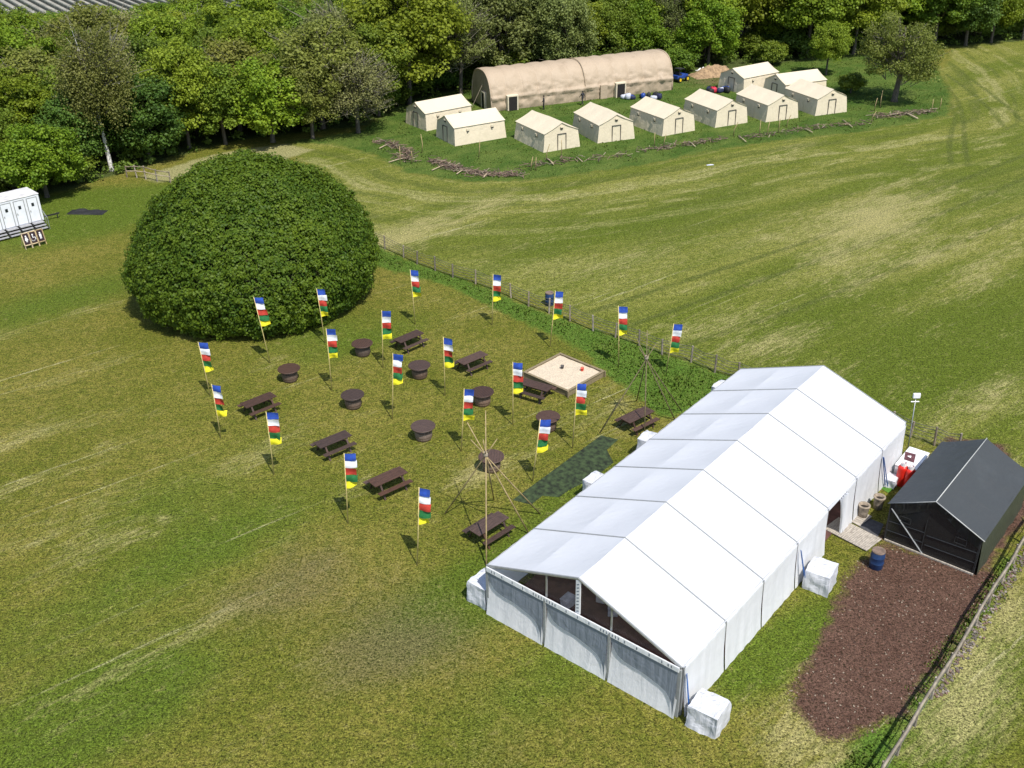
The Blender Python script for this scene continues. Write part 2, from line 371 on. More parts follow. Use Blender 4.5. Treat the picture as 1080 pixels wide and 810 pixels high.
wear = blobs([(320, 620, 4.5, 3, .8), (420, 650, 4.5, 3, .9), (400, 700, 3.5, 2.5, .9), (320, 580, 3.5, 2, .5), (500, 680, 3, 2, .6), (480, 500, 2.5, 1.5, .7), (640, 430, 2, 1.6, .7), (560, 470, 2, 1.2, .5), (520, 745, 4, 2, .5), (260, 640, 5, 2, .5), (560, 790, 5, 2, .6), (730, 80, 6, 4, .9), (760, 86, 6, 3, .9), (850, 760, 2, 1, .5), (140, 620, 5, 2, .3), (1065, 610, 3, .8, .5)])
setattr_('campd', np.clip(-poly_sd(GX, GY, CAMP), -5, 45))
def line_d(lines):
    D = np.full(GX.shape, 9.0)
    for ln in lines:
        q = [G(*p) for p in ln]
        for a, b in zip(q, q[1:]):
            ex, ey = b.x - a.x, b.y - a.y; t_ = np.clip(((GX - a.x) * ex + (GY - a.y) * ey) / (ex * ex + ey * ey), 0, 1); D = np.minimum(D, np.hypot(GX - a.x - t_ * ex, GY - a.y - t_ * ey))
    return D
setattr_('track', line_d([[(1003, 172), (1001, 155), (1004, 138), (1008, 125), (1002, 108)], [(1021, 175), (1018, 158), (1017, 142), (1016, 126), (1011, 108), (1000, 92), (985, 80)], [(1012, 75), (1040, 95), (1062, 112), (1078, 128)], [(998, 78), (1025, 98), (1045, 116), (1060, 135)],
                          [(620, 330), (720, 297), (860, 252), (990, 200), (1090, 160)], [(660, 345), (760, 310), (900, 262), (1030, 210), (1100, 180)], [(720, 366), (840, 325), (960, 278), (1090, 222)]]))
dry += blobs([(px, py, 1.5, 1.1, .38) for px, py in ((306, 402), (383, 375), (373, 430), (443, 398), (509, 427), (447, 464), (519, 496), (578, 454), (274, 436), (432, 367), (498, 390), (565, 420), (352, 478), (410, 518), (516, 568), (671, 452))])
setattr_('dry', dry); setattr_('grn', grn); setattr_('wear', wear)

t = NT('meadow_ground'); P = t.pos()
def mask(att, wd, amp, sc):
    a = t.attr(att); n = t.noise(P, sc, 4, 0.65)
    return t.step(t.math('MULTIPLY_ADD', n, amp, t.math('SUBTRACT', a, amp * .5)), -wd, wd)
st = t.noise(t.mapping(P, R(-41), (0.12, 0.7, 1)), 1.0, 6, 0.66, 0.6)
st2 = t.noise(t.mapping(P, R(-38), (0.025, 2.2, 1)), 1.0, 3, 0.6, 0.1)
st3 = t.noise(t.mapping(P, R(-12), (0.05, 0.6, 1)), 1.0, 5, 0.65, 0.5)
big = t.noise(P, 0.16, 4, 0.6); mid = t.noise(P, 0.9, 5, 0.65); fine = t.noise(P, 5.5, 4, 0.7); grit = t.noise(P, 22, 3, 0.7)
blot = t.noise(t.mapping(P, R(-41), (0.22, 0.42, 1)), 1.0, 6, 0.68, 0.6)
fs = t.noise(t.mapping(P, R(-40), (0.9, 5.0, 1)), 1.0, 4, 0.7, 0.3)
spk = t.noise(P, 11, 2, 0.6)
lawn = t.mix(t.step(big, 0.35, 0.65), (0.130, 0.134, 0.018), (0.188, 0.168, 0.033))
lawn = t.mix(t.step(t.math('ADD', t.math('MULTIPLY', mid, 0.55), t.attr('grn')), 0.25, 0.95), lawn, (0.088, 0.130, 0.013))
band = t.noise(t.mapping(P, R(-36), (0.022, 0.30, 1)), 1.0, 4, 0.55, 0.5)
fieldc = t.mix(t.step(band, 0.38, 0.62), (0.112, 0.141, 0.017), (0.205, 0.208, 0.046))
fieldc = t.mix(t.math('MULTIPLY', t.step(st3, 0.42, 0.62), 0.35), fieldc, (0.124, 0.142, 0.016))
fieldc = t.mix(t.step(t.math('ADD', t.math('MULTIPLY', blot, 0.6), t.math('MULTIPLY', t.attr('grn'), .8)), 0.32, 0.85, 0, 0.9), fieldc, (0.086, 0.120, 0.011))
fieldc = t.mix(t.math('MULTIPLY', t.step(t.math('ADD', t.math('MULTIPLY', blot, 0.5), t.math('MULTIPLY', fs, .5)), 0.53, 0.68), .4), fieldc, (0.285, 0.275, 0.095))
cdv = t.n('CombineXYZ'); t.put(cdv.inputs[0], t.math('MULTIPLY', t.attr('campd'), 0.42)); t.put(cdv.inputs[1], t.math('MULTIPLY', t.noise(P, 0.09, 2), 3.0))
swn = t.noise(cdv.outputs[0], 1.0, 4, 0.6, 0.2)
sww = t.math('MULTIPLY', t.step(t.attr('campd'), 26, 8), t.step(t.attr('campd'), -.5, 1.0))
fieldc = t.mix(t.math('MULTIPLY', t.math('MULTIPLY', t.step(swn, .5, .66), sww), t.step(fs, .3, .6, .4, .9)), fieldc, (0.310, 0.290, 0.115))
fieldc = t.mix(t.math('MULTIPLY', t.math('MULTIPLY', t.step(swn, .46, .34), sww), .8), fieldc, (0.095, 0.115, 0.022))
fieldc = t.mix(t.math('MULTIPLY', t.step(t.attr('track'), .42, .12), t.step(mid, .3, .55, .25, .75)), fieldc, (0.075, 0.095, 0.02))
c = t.mix(mask('field', 0.8, 3.0, 0.6), lawn, fieldc)
clump = t.noise(P, 2.1, 5, 0.7, 0.4)
c = t.mix(t.step(clump, .56, .40, 0, .55), c, (0.072, 0.094, 0.009))
c = t.mix(t.step(clump, .56, .70, 0, .5), c, (0.232, 0.208, 0.070))
ds = t.math('ADD', t.math('MULTIPLY', t.attr('dry'), 0.46), t.math('MULTIPLY_ADD', st, 0.7, t.math('MULTIPLY_ADD', blot, 1.0, t.math('MULTIPLY_ADD', fs, 1.0, -1.32))))
c = t.mix(t.step(ds, 0.18, 0.72, 0, 0.7), c, (0.37, 0.325, 0.14))
ln = t.math('MULTIPLY', t.math('MULTIPLY', t.step(st2, 0.62, 0.70), t.step(fs, .35, .6)), t.step(t.math('ADD', big, t.math('MULTIPLY', t.attr('dry'), 0.4)), 0.46, 0.75))
c = t.mix(t.math('MULTIPLY', ln, 0.7), c, (0.40, 0.37, 0.20))
ln2 = t.step(st2, 0.30, 0.38, 0.35, 0.0)
c = t.mix(ln2, c, (0.06, 0.075, 0.014))
ws = t.math('ADD', t.math('MULTIPLY', t.attr('wear'), 0.36), t.math('MULTIPLY_ADD', fine, 0.9, t.math('MULTIPLY_ADD', blot, 0.6, -0.85)))
c = t.mix(t.step(ws, 0.12, 0.6, 0, 0.6), c, (0.150, 0.115, 0.062))
campc = t.mix(t.step(blot, 0.35, 0.7), (0.048, 0.095, 0.013), (0.105, 0.145, 0.028))
campc = t.mix(t.step(ws, 0.15, 0.5, 0, 0.9), campc, (0.14, 0.105, 0.055))
c = t.mix(mask('camp', 0.5, 2.0, 0.8), c, campc)
c = t.mix(t.step(t.noise(P, .35, 4, .6), .52, .68, 0, .5), c, (0.085, 0.075, 0.03)) if False else c
c = t.mix(mask('path', 0.4, 1.5, 0.8), c, (0.27, 0.255, 0.11))
c = t.mix(mask('lush', 0.35, 1.6, 1.0), c, t.mix(mid, (0.050, 0.115, 0.012), (0.115, 0.180, 0.026)))
c = t.mix(mask('wood', 0.6, 3.0, 0.5), c, t.mix(mid, (0.040, 0.062, 0.014), (0.085, 0.105, 0.030)))
mul = t.mix(t.step(mid, 0.3, 0.7), (0.086, 0.047, 0.033), (0.126, 0.073, 0.052))
c = t.mix(mask('mulch', 0.3, 1.5, 1.3), c, mul)
notm = t.math('SUBTRACT', 1.0, mask('mulch', 0.12, 1.0, 1.3))
c = t.mix(t.math('MULTIPLY', t.math('MULTIPLY', t.step(grit, 0.60, 0.72), t.step(mid, .3, .7, .25, .75)), notm), c, (0.30, 0.27, 0.12))
c = t.mix(t.math('MULTIPLY', t.step(spk, 0.45, 0.30), .75), c, (0.030, 0.036, 0.008))
v = t.math('MULTIPLY', t.math('MULTIPLY', t.step(fine, 0.22, 0.78, 0.5, 1.5), t.step(grit, 0.25, 0.75, 0.6, 1.4)), t.step(spk, .25, .75, .7, 1.3))
vv = t.n('CombineColor'); [t.put(vv.inputs[i], v) for i in range(3)]
c = t.mix(1.0, c, vv.outputs[0], 'MULTIPLY')
t.base(c); t.set(Roughness=0.95); t.b.inputs['Specular IOR Level'].default_value = 0.1
t.bump(t.math('ADD', t.math('MULTIPLY', fine, 0.6), t.math('MULTIPLY', grit, 0.5)), 0.75, 0.16)
me.materials.append(t.m); me.update(calc_edges=True)
ground = bpy.data.objects.new('ground', me); COL.objects.link(ground); tag(ground, 'mown meadow with olive lawn, pale cut field and bare mulch', kind='structure')

# far pale field with crop rows beyond the wood
fz = -9.3
fld = MB(); fld.add([(-260, 158, fz), (-20, 168, fz), (-20, 420, fz), (-260, 420, fz)], [(0, 1, 2, 3)])
o = fld.build('field', simple('pale_field', (0.30, 0.29, 0.25), 0.95, 0.2, 0.2)); tag(o, 'pale field of crop rows beyond the wood', kind='structure')
rows = MB(); a = G(11, 0, fz); b = G(24, 7.4, fz); dr = (b - a).normalized(); nrm = Vector((-dr.y, dr.x, 0)); 
for i in range(-40, 60):
    c0 = Vector((-100, 215, fz)) + nrm * i * 2.3
    pts = [c0 + dr * s for s in (-90, -45, 0, 45, 90)]
    for p, q in zip(pts, pts[1:]): rows.beam(p + Vector((0, 0, .35)), q + Vector((0, 0, .35)), 0.42, 0.7)
tag(rows.build('crop_rows', simple('crop_row_leaf', (0.10, 0.105, 0.08), 0.9, 0.4, 0.8)), 'long dark crop rows on the pale far field', kind='stuff')

# ------------------------------------------------------------------ marquee
W, HE, HR, BAY, NB = 9.05, 2.374, 4.061, 3.0, 7
YAW = 0.875658; LEN = BAY * NB
mq = thing('marquee', (0, 0, 0), YAW, 'long white marquee of seven bays with clear gable window', 'marquee')
U = Vector((math.cos(YAW), math.sin(YAW), 0)); V = Vector((math.sin(YAW), -math.cos(YAW), 0))
def ML(s, tt, z=0.0): return U * s + V * tt + Vector((0, 0, z))       # world
def Lc(s, tt, z=0.0): return Vector((s, -tt, z))                       # local
roof = MB(); rt = MB()
OV = 0.10
for bay in range(NB):
    for side in (0, 1):
        def fn(a, b, bay=bay, side=side):
            s = BAY * (bay + a); q = -0.02 + b * 1.02 if False else b
            z = HE + (HR - HE) * q
            tt = W / 2 * q
            sag = math.sin(math.pi * a) * (0.075 * abs(math.sin(math.pi * q * 2)) + 0.02)
            sag -= 0.010 * fbm((s * 1.1, tt * 0.9 + side * 20, 3)) * math.sin(math.pi * a)
            sag += 0.008 * fbm((s * 3 + tt, tt * 3 - s * 1.5, 8), 2) * math.sin(math.pi * a) ** .5 if 0 < a < 1 else 0
            if side: tt = W - tt
            z -= sag
            if bay == 0 and a == 0: s -= 0.06
            if bay == NB - 1 and a == 1: s += 0.06
            return Lc(s, tt, z + 0.03)
        roof.grid(13, 21, fn)
roof.build('roof_cover', M['pvc'], mq, smooth=False)
for tt, sg in ((0, -1), (W, 1)):
    ev = MB(); ev.grid(NB * 6 + 1, 3, lambda a, b: Lc(LEN * a, tt + sg * (0.012 + 0.05 * b), HE + 0.03 - 0.17 * b + .008 * b * math.sin(a * 60))); ev.build('eave_valance', M['pvc'], mq)
for i in range(0, NB + 1):
    sm = MB(); s = BAY * i + (-0.07 if i == 0 else 0.07 if i == NB else 0)
    for (ta, za, tb, zb) in ((-0.02, HE, W / 2, HR), (W / 2, HR, W + 0.02, HE)):
        sm.beam(Lc(s, ta, za + 0.036), Lc(s, tb, zb + 0.036), 0.055, 0.03)
    sm.build('roof_seam', M['seam'], mq)
for tt, sg in ((0, -1), (W, 1)):
    for i in range(NB + 1):
        p = MB(); p.box(Lc(min(max(BAY * i, 0.06), LEN - .06), tt + sg * 0.015, HE / 2), (0.11, 0.10, HE - .02)); p.build('side_post', M['alu'], mq)
fr = MB()
for i in range(NB + 1):
    s = min(max(BAY * i, 0.09), LEN - 0.09)
    fr.beam(Lc(s, 0.05, HE - .06), Lc(s, W / 2, HR - .08), 0.09, 0.14); fr.beam(Lc(s, W / 2, HR - .08), Lc(s, W - .05, HE - .06), 0.09, 0.14)
for q in (0.0, 0.5, 1.0, 1.5, 2.0):
    z = HE + (HR - HE) * (1 - abs(q - 1)) - .09; fr.beam(Lc(0.1, W / 2 * q + (.06 if q == 0 else -.06 if q == 2 else 0), z), Lc(LEN - .1, W / 2 * q + (.06 if q == 0 else -.06 if q == 2 else 0), z), 0.05, 0.06)
fr.build('portal_frame', M['alu'], mq)
# long walls (each bay a hanging sheet); the right-hand bay five is open as a doorway
def wall_fn(s0, s1, tt, sg, seed):
    def fn(a, b):
        s = s0 + (s1 - s0) * a; h = (HE - 0.03) * b
        d = 0.010 * math.sin(s * 9 + seed + 1.5 * fbm((s, 0, seed))) + 0.03 * fbm((s * 2.2, h * 0.5, seed))
        d *= (1.0 - 0.55 * b) * (1 if 0.02 < a < 0.98 else 0.2)
        return Lc(s, tt + sg * (0.075 + max(d, -0.05) + 0.14 * (1 - b) ** 2), h)
    return fn
for side, (tt, sg) in enumerate(((0, -1), (W, 1))):
    for bay in range(NB):
        wl = MB(); s0, s1 = BAY * bay + 0.05, BAY * bay + BAY - 0.05
        if side == 1 and bay == 4:
            s0 = BAY * bay + 1.9
        if side == 0 and bay == 3: s1 = BAY * bay + 1.4
        wl.grid(25, 10, wall_fn(s0, s1, tt, sg, bay * 3.7 + side))
        wl.build('side_wall', M['pvcwall'], mq, smooth=True)
cu = MB()   # the curtain of the doorway, drawn back to one post
def cfn(a, b):
    ang = a * 9 * math.pi; z = (HE - .1) * b; w = 0.16 + 0.7 * b * b
    return Lc(BAY * 4 + 1.9 - a * w, W + 0.13 + 0.06 * math.sin(ang), z)
cu.grid(40, 8, cfn); cu.build('door_curtain', M['pvcwall'], mq, smooth=True)
# back gable
bk = MB(); bk.prism([Lc(LEN + .03, 0, 0), Lc(LEN + .03, W, 0), Lc(LEN + .03, W, HE), Lc(LEN + .03, W / 2, HR - .02), Lc(LEN + .03, 0, HE)], (0.03, 0, 0)); bk.build('back_wall', M['pvcwall'], mq)
# front gable
for k in range(3):
    wl = MB(); t0, t1 = W / 3 * k + 0.05, W / 3 * (k + 1) - 0.05
    def ffn(a, b, t0=t0, t1=t1, k=k):
        tt = t0 + (t1 - t0) * a; h = (HE - .16) * b
        d = 0.018 * fbm((tt * 2.5, h * .5, k * 5 + 2)) * (1 - .5 * b) + 0.008 * math.sin(tt * 8 + k)*(1-b)
        return Lc(-0.06 + d - 0.20 * (1 - b) ** 2, tt, h)
    wl.grid(30, 10, ffn); wl.build('front_wall', M['pvcwall'], mq, smooth=True)
    gw = MB()  # grey sheet laid over each wall panel, curved along its lower edge
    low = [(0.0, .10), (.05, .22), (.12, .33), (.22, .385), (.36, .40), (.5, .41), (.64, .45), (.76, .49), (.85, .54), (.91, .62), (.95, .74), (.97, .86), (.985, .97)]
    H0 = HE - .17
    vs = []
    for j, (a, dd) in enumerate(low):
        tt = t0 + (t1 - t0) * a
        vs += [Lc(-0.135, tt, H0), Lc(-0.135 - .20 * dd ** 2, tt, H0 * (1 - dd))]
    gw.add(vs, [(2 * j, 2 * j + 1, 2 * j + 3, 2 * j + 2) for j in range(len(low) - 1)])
    gw.build('grey_panel', M['greysheet'], mq)
for k in range(4):
    fp = MB(); fp.box(Lc(-0.10 - (.05 if k in (1, 2) else 0), min(max(W / 3 * k, .04), W - .04), HE / 2 - .03), (0.09, 0.09 if k in (1, 2) else .13, HE - .08)); fp.build('front_post', M['seam'], mq)

for k in (1, 2):
    zt = HE + (HR - HE) * (W / 3) / (W / 2) - .06
    q = MB(); q.box(Lc(-0.05, W / 3 * k, (HE + zt) / 2), (0.05, 0.06, zt - HE)); q.build('gable_post', M['alu'], mq)
bd = MB(); bd.box(Lc(-0.16, W / 2, HE - .06), (0.05, W - .1, 0.22)); band = bd.build('gable_band', M['pvcwall'], mq)
sl_ = MB()
for i in range(64):
    tt = 0.35 + (W - .7) * i / 63
    if abs((tt % (W / 3)) - W / 6) > 1.0 or i % 4 == 0: sl_.box(Lc(-0.188, tt, HE - .06), (0.004, 0.045, 0.12))
sl_.build('lacing_pattern', M['greysheet'], band)
kp = MB(); kp.box(Lc(-0.07, W / 2, (HE + HR) / 2 - .03), (0.06, 0.2, HR - HE - .1)); king = kp.build('king_post', M['pvcwall'], mq)
kl = MB()
for i in range(9):
    z = HE + .12 + i * .16; kl.beam(Lc(-0.104, W / 2 - .05, z), Lc(-0.104, W / 2 + .05, z + .06), 0.006, 0.045)
kl.build('lacing_pattern', M['greysheet'], king)
gl = MB(); gl.add([Lc(-0.03, .12, HE + .05), Lc(-0.03, W - .12, HE + .05), Lc(-0.03, W / 2, HR - .07)], [(0, 1, 2)]); gl.build('gable_window', M['clear'], mq)
ge = MB()
for sgn in (-1, 1): ge.beam(Lc(-0.08, W / 2 - sgn * .0, HR - .0), Lc(-0.08, W / 2 + sgn * (W / 2), HE + .0), 0.06, 0.05)
ge.build('gable_edge', M['alu'], mq)
fl = MB(); fl.box(Lc(LEN / 2, W / 2, 0.03), (LEN - .3, W - .3, 0.04)); fl.build('carpet', M['marqfloor'], mq)
sk = MB()
for i in range(NB * 4):
    pass
# things standing inside, seen through the gable window
for i, (s, tt, mt, lab) in enumerate([(2.2, 2.4, 'pale', 'pale box on the marquee floor near the left gable post'), (3.4, 3.3, 'whitepaint', 'white box on the marquee floor behind the clear gable'), (3.0, 4.1, 'pale', 'pale box on the marquee floor beside the king post'),
                               (4.6, 2.2, 'redfab', 'red box on the marquee floor deep inside the gable'), (4.2, 5.2, 'stone', 'beige box on the marquee floor right of the king post')]):
    q = thing('storage_box', ML(s, tt, .055), YAW + .3 * i, lab, 'box', 'boxes inside the marquee')
    k = MB(); k.box((0, 0, .2), (.55, .4, .4)); k.build('bin', M[mt], q, bevel=.02); k = MB(); k.box((0, 0, .425), (.58, .43, .045)); k.build('lid', M[mt], q, bevel=.01)

# ------------------------------------------------------------------ ballast blocks
def ballast(s, tt, rz, sx, sy, h, label, strap_to=None, seed=0):
    q = thing('ballast_block', ML(s, tt), YAW + rz, label, 'ballast', 'white covered ballast blocks round the marquee')
    mb = MB(); n = 9
    def face(fn):
        def g(a, b):
            p = Vector(fn(a, b))
            bul = 1 - 0.10 * (p.z / h) * 0.6
            d = 0.055 * fbm((p.x * 3 + seed, p.y * 3, p.z * 2.2)) + 0.015 * fbm((p.x * 8, p.y * 8 + seed, p.z * 5))
            r = Vector((p.x * bul, p.y * bul, p.z)); nr = Vector((p.x / sx, p.y / sy, max(0, p.z / h - .6))); nr.normalize() if nr.length else None
            r += nr * d * (1 if p.z > 0.02 else 1.5)
            if p.z > h * .9: r.z -= .05 * (1 - math.cos((p.x / sx) * 5)) * .6
            r.z = max(r.z, 0); return r
        mb.grid(n, n, g)
    face(lambda a, b: ((a - .5) * sx, -sy / 2, b * h)); face(lambda a, b: ((.5 - a) * sx, sy / 2, b * h))
    face(lambda a, b: (sx / 2, (a - .5) * sy, b * h)); face(lambda a, b: (-sx / 2, (.5 - a) * sy, b * h)); face(lambda a, b: ((a - .5) * sx, (b - .5) * sy, h))
    o = mb.build('cover', M['tarp'], q, smooth=True)
    if strap_to:
        inv = Matrix.Rotation(-(YAW + rz), 4, 'Z')
        e = inv @ (ML(*strap_to) - q.location); d = Vector((e.x, e.y, 0)).normalized(); a = Vector((d.x * sx * .5, d.y * sy * .5, .12)); a.z = .15
        st_ = MB()
        for off in (-.06, .09):
            oo = Vector((-d.y, d.x, 0)) * off; st_.beam(a + oo + d * .06, e + oo * .3, .05, .02)
        st_.build('strap', M['bluestrap'], q)
    return q
ballast(0.45, -0.62, 0, 1.15, 1.0, 1.08, 'white covered ballast block at the front left corner of the marquee', (0.1, -0.1, 1.9), 1)
ballast(0.35, 10.05, 0.05, 1.15, 1.2, 1.02, 'white covered ballast block with blue strap at the front right marquee corner', (0.06, 9.2, 2.1), 2)
ballast(9.9, 9.95, 0.1, 1.2, 1.1, 1.02, 'white covered ballast block by the right wall in front of the doorway', (9.1, 9.25, 2.0), 3)
ballast(9.1, -1.0, -0.05, 1.1, 1.0, 1.3, 'white covered ballast block beside the near end of the dark mat', (9.0, -.1, 1.9), 4)
ballast(13.8, -1.05, 0.06, 1.1, 1.0, 1.3, 'white covered ballast block beside the far end of the dark mat', (14.9, -.1, 1.9), 5)
ballast(20.8, -0.75, 0, 1.1, 1.0, 1.3, 'white covered ballast block at the far left corner by the long grass', (20.9, -.1, 1.9), 6)
ballast(19.0, 9.5, 0, 0.7, .55, .5, 'white covered ballast block under the right wall near the red cylinders', (18.0, 9.2, 2.0), 7)

# ------------------------------------------------------------------ black tent
A0 = G(932, 568.5); B0 = G(1026.5, 606.3); dW = (B0 - A0).normalized(); bw = (B0 - A0).length; rz = math.atan2(dW.y, dW.x)
bt = thing('black_tent', A0, rz, 'black canvas tent with mesh front on the bare mulch', 'tent')
bd_, be, br = 6.3, 2.0, 2.95; rx_ = 1.85
def slope(xa, za, xb, zb):
    rf = MB()
    def fn(a, b):
        s = math.sin(math.pi * b) * (0.04 + .03 * abs(math.sin(a * 3 * math.pi)))
        return Vector((xa + (xb - xa) * b, -0.12 + (bd_ + .2) * a, za + (zb - za) * b - s + .012 * fbm((a * 9, b * 6, xa))))
    rf.grid(25, 13, fn); return rf
r1 = slope(-0.08, be, rx_, br); r2 = slope(bw + .12, be - .1, rx_, br); r1.v += []; n0 = len(r1.v); r1.v += r2.v; r1.f += [[i + n0 for i in f] for f in r2.f]; r1.mi += r2.mi
r1.build('roof', M['blackroof'], bt)
def tube_(name, pts, r, mat): 
    k = MB(); k.tube(pts, r, 8); return k.build(name, mat, bt, smooth=True)
tube_('ridge_strip', [(rx_, -.12, br + .02), (rx_, bd_ + .08, br + .02)], .022, M['whitepole'])
tube_('front_edge', [(rx_, -.13, br + .015), (bw + .13, -.13, be - .085)], .022, M['whitepole'])
tube_('front_edge', [(-.09, -.13, be + .01), (rx_, -.13, br + .015)], .016, M['seam'])
k = MB()
def bfn(a, b):
    x = bw * a; top = be - .03 + (br - be) * (x / rx_ if x < rx_ else 1 - (x - rx_) / (bw - rx_) * 1.08)
    return Vector((x, -.02 + .03 * fbm((x * 2, b * 2, 5)), top - .02 - (.45 + .12 * math.sin(a * 9)) * (1 - b)))
k.grid(30, 6, bfn); k.build('gathered_valance', M['blackcloth'], bt, smooth=True)
k = MB(); k.add([(0.04, .01, 0), (bw - .04, .01, 0), (bw - .04, .01, be - .1), (rx_, .01, br - .3), (0.04, .01, be - .1)], [(0, 1, 2, 3, 4)]); k.build('mesh_front', M['blackmesh'], bt)
for (x0, x1) in ((0.06, 1.65), (1.75, bw - .06)):
    f = MB(); 
    for (p, q) in (((x0, 1.05), (x1, 1.15)), ((x0, .55), (x1, .62)), ((x1, 0.05), (x1, 1.8))): f.tube([(p[0], -.015, p[1]), (q[0], -.015, q[1])], .018, 6)
    f.build('front_bar', M['bar'], bt)
f = MB(); f.tube([(0.08, -.03, 1.75), (1.75, -.03, .05)], .03, 6); f.build('diagonal_brace', M['seam'], bt)
for x in (.75, 3.15):
    f = MB(); 
    for dx, dz, sx, sz in ((0, .14, .5, .02), (0, -.14, .5, .02), (-.24, 0, .02, .3), (.24, 0, .02, .3)): f.box((x + dx, -.035, 1.42 + dz), (sx, .02, sz))
    f.build('window_outline', M['bar'], bt)
for x in (0.02, bw - .02):
    f = MB(); f.tube([(x, 0, 0), (x, 0, be - .05)], .035, 8); f.build('corner_post', M['black'], bt)
f = MB(); f.beam((0.05, -.06, .05), (bw, -.06, .05), .07, .07); f.build('sill_board', M['paleboard'], bt)
for x, mt in ((0.0, 'blackcloth'), (bw + .02, 'greenmesh')):
    k = MB(); k.grid(26, 8, lambda a, b: Vector((x + .04 * fbm((a * 8, b, x)) + (.10 if x else -.04) * (1 - b), .03 + (bd_ - .06) * a, (be - .06) * b))); k.build('side_wall', M[mt], bt, smooth=True)
k = MB(); k.grid(16, 8, lambda a, b: Vector((bw * a, bd_ - .02, (be - .05) * b))); k.build('back_wall', M['blackcloth'], bt)
for x, y in ((.9, 1.6), (2.9, 2.2)):
    k = thing('trestle_table', bt.matrix_basis @ Vector((x, y, 0)), rz + .1, 'grey trestle table standing inside the black tent ' + ('on the left' if x < 1 else 'on the right'), 'table', 'tables inside the black tent')
    q = MB(); q.box((0, 0, .74), (.7, 1.7, .04)); q.build('tabletop', M['step'], k)
    for yy in (-.6, .6):
        q = MB(); q.tube([(-.3, yy, 0), (-.25, yy, .72)], .02, 6); q.tube([(.3, yy, 0), (.25, yy, .72)], .02, 6); q.beam((-.29, yy, .3), (.29, yy, .3), .03, .03); q.build('trestle', M['step'], k)

# ------------------------------------------------------------------ round barrel tables
def make_round():
    q = thing('round_table', (0, 0, 0), 0, 'x', 'table', 'round barrel tables on the lawn')
    k = MB(); k.lathe([(0.0, .80), (.64, .80), (.655, .785), (.655, .755), (.64, .74), (0.0, .74)], 36, capb=False, capt=False); k.build('tabletop', M['brown'], q)
    g = MB()
    for i in range(-4, 5):
        y = i * .14; h = math.sqrt(max(0, .63 ** 2 - y * y)); g.box((0, y, .8015), (2 * h, .008, .003))
    g.build('plank_gap', M['shadowhole'], q)
    b = MB(); b.lathe([(.40, 0), (.44, .12), (.465, .3), (.47, .4), (.455, .52), (.40, .70), (.37, .738)], 28); bb = b.build('barrel_base', M['brown2'], q, smooth=True)
    for z, r in ((.08, .426), (.22, .455), (.52, .457), (.62, .432)):
        h = MB(); h.lathe([(r, z), (r + .006, z + .004), (r + .006, z + .04), (r, z + .044)], 28, capb=False, capt=False); h.build('hoop', M['brown'], bb)
    return q
rproto = make_round()
ROUND = [((306.3, 401), 'round barrel table below the dome bush, farthest left of the round tables'),
         ((383, 374), 'round barrel table right of the dome bush, farthest up the lawn'),
         ((373, 429), 'round barrel table between the dome bush and the two left picnic tables'),
         ((443, 397.5), 'round barrel table in front of the far small picnic table'),
         ((509, 426), 'round barrel table standing behind a flag in the middle of the lawn'),
         ((447, 462.5), 'round barrel table alone between the open lawn and the middle flags'),
         ((518.5, 495), 'round barrel table under the large pole frame beside the marquee'),
         ((578, 452.5), 'round barrel table near the far end of the dark mat')]
for i, (px, lab) in enumerate(ROUND):
    o = rproto if i == 0 else copy_tree(rproto); o.location = G(*px); o.rotation_euler.z = i * 1.3; o['label'] = lab
bpy.context.view_layer.update()

# ------------------------------------------------------------------ picnic tables
def make_picnic():
    q = thing('picnic_table', (0, 0, 0), 0, 'x', 'picnic table', 'brown picnic tables on the lawn')
    k = MB()
    for i in range(5): k.box((0, (i - 2) * .148, .745), (1.9, .138, .04))
    k.build('tabletop', M['brown'], q, bevel=.006)
    for sgn in (-1, 1):
        k = MB()
        for j in range(2): k.box((0, sgn * (.58 + .14 * j), .44), (1.9, .13, .04))
        k.build('seat', M['brown'], q, bevel=.006)
    for x in (-.62, .62):
        for sgn in (-1, 1):
            k = MB(); k.beam((x, sgn * .28, .72), (x, sgn * .66, .0), .045, .09, (1, 0, 0)); k.build('leg', M['brown'], q)
        k = MB(); k.beam((x + .05, -.74, .40), (x + .05, .74, .40), .045, .09); k.build('seat_bearer', M['brown'], q)
        k = MB(); k.beam((x + .05, -.34, .70), (x + .05, .34, .70), .045, .07); k.beam((x, 0, .40), (x * .35, 0, .70), .04, .07); k.build('top_bearer', M['brown'], q)
    return q
pproto = make_picnic()
def ang(a, b): d = G(*b) - G(*a); return math.atan2(d.y, d.x)
# centre (ground), long-axis line in the survey
PIC = [((274.5, 434), (260, 426), (288, 415), 'brown picnic table near the leftmost flags and the dome bush'),
       ((432, 366), (418, 363), (444, 352), 'brown picnic table farthest up the lawn beside the far flag'),
       ((498.5, 389), (482, 386), (513, 373), 'brown picnic table on the left of the sand pit'),
       ((565, 418), (552, 408), (580, 416), 'brown picnic table pushed against the wooden edge of the sand pit'),
       ((352.5, 476), (336, 471), (368, 458), 'brown picnic table left of the two nearest flags on open lawn'),
       ((410, 516), (392, 511), (428, 495), 'brown picnic table nearest the open foreground, between two flags'),
       ((516, 566), (497, 562), (528, 543), 'brown picnic table beside the marquee corner under the large pole frame'),
       ((671.5, 450), (657, 446), (688, 431), 'brown picnic table under the small pole frame by the long grass')]
for i, (px, a, b, lab) in enumerate(PIC):
    o = pproto if i == 0 else copy_tree(pproto); o.location = G(*px); o.rotation_euler.z = ang(a, b); o['label'] = lab

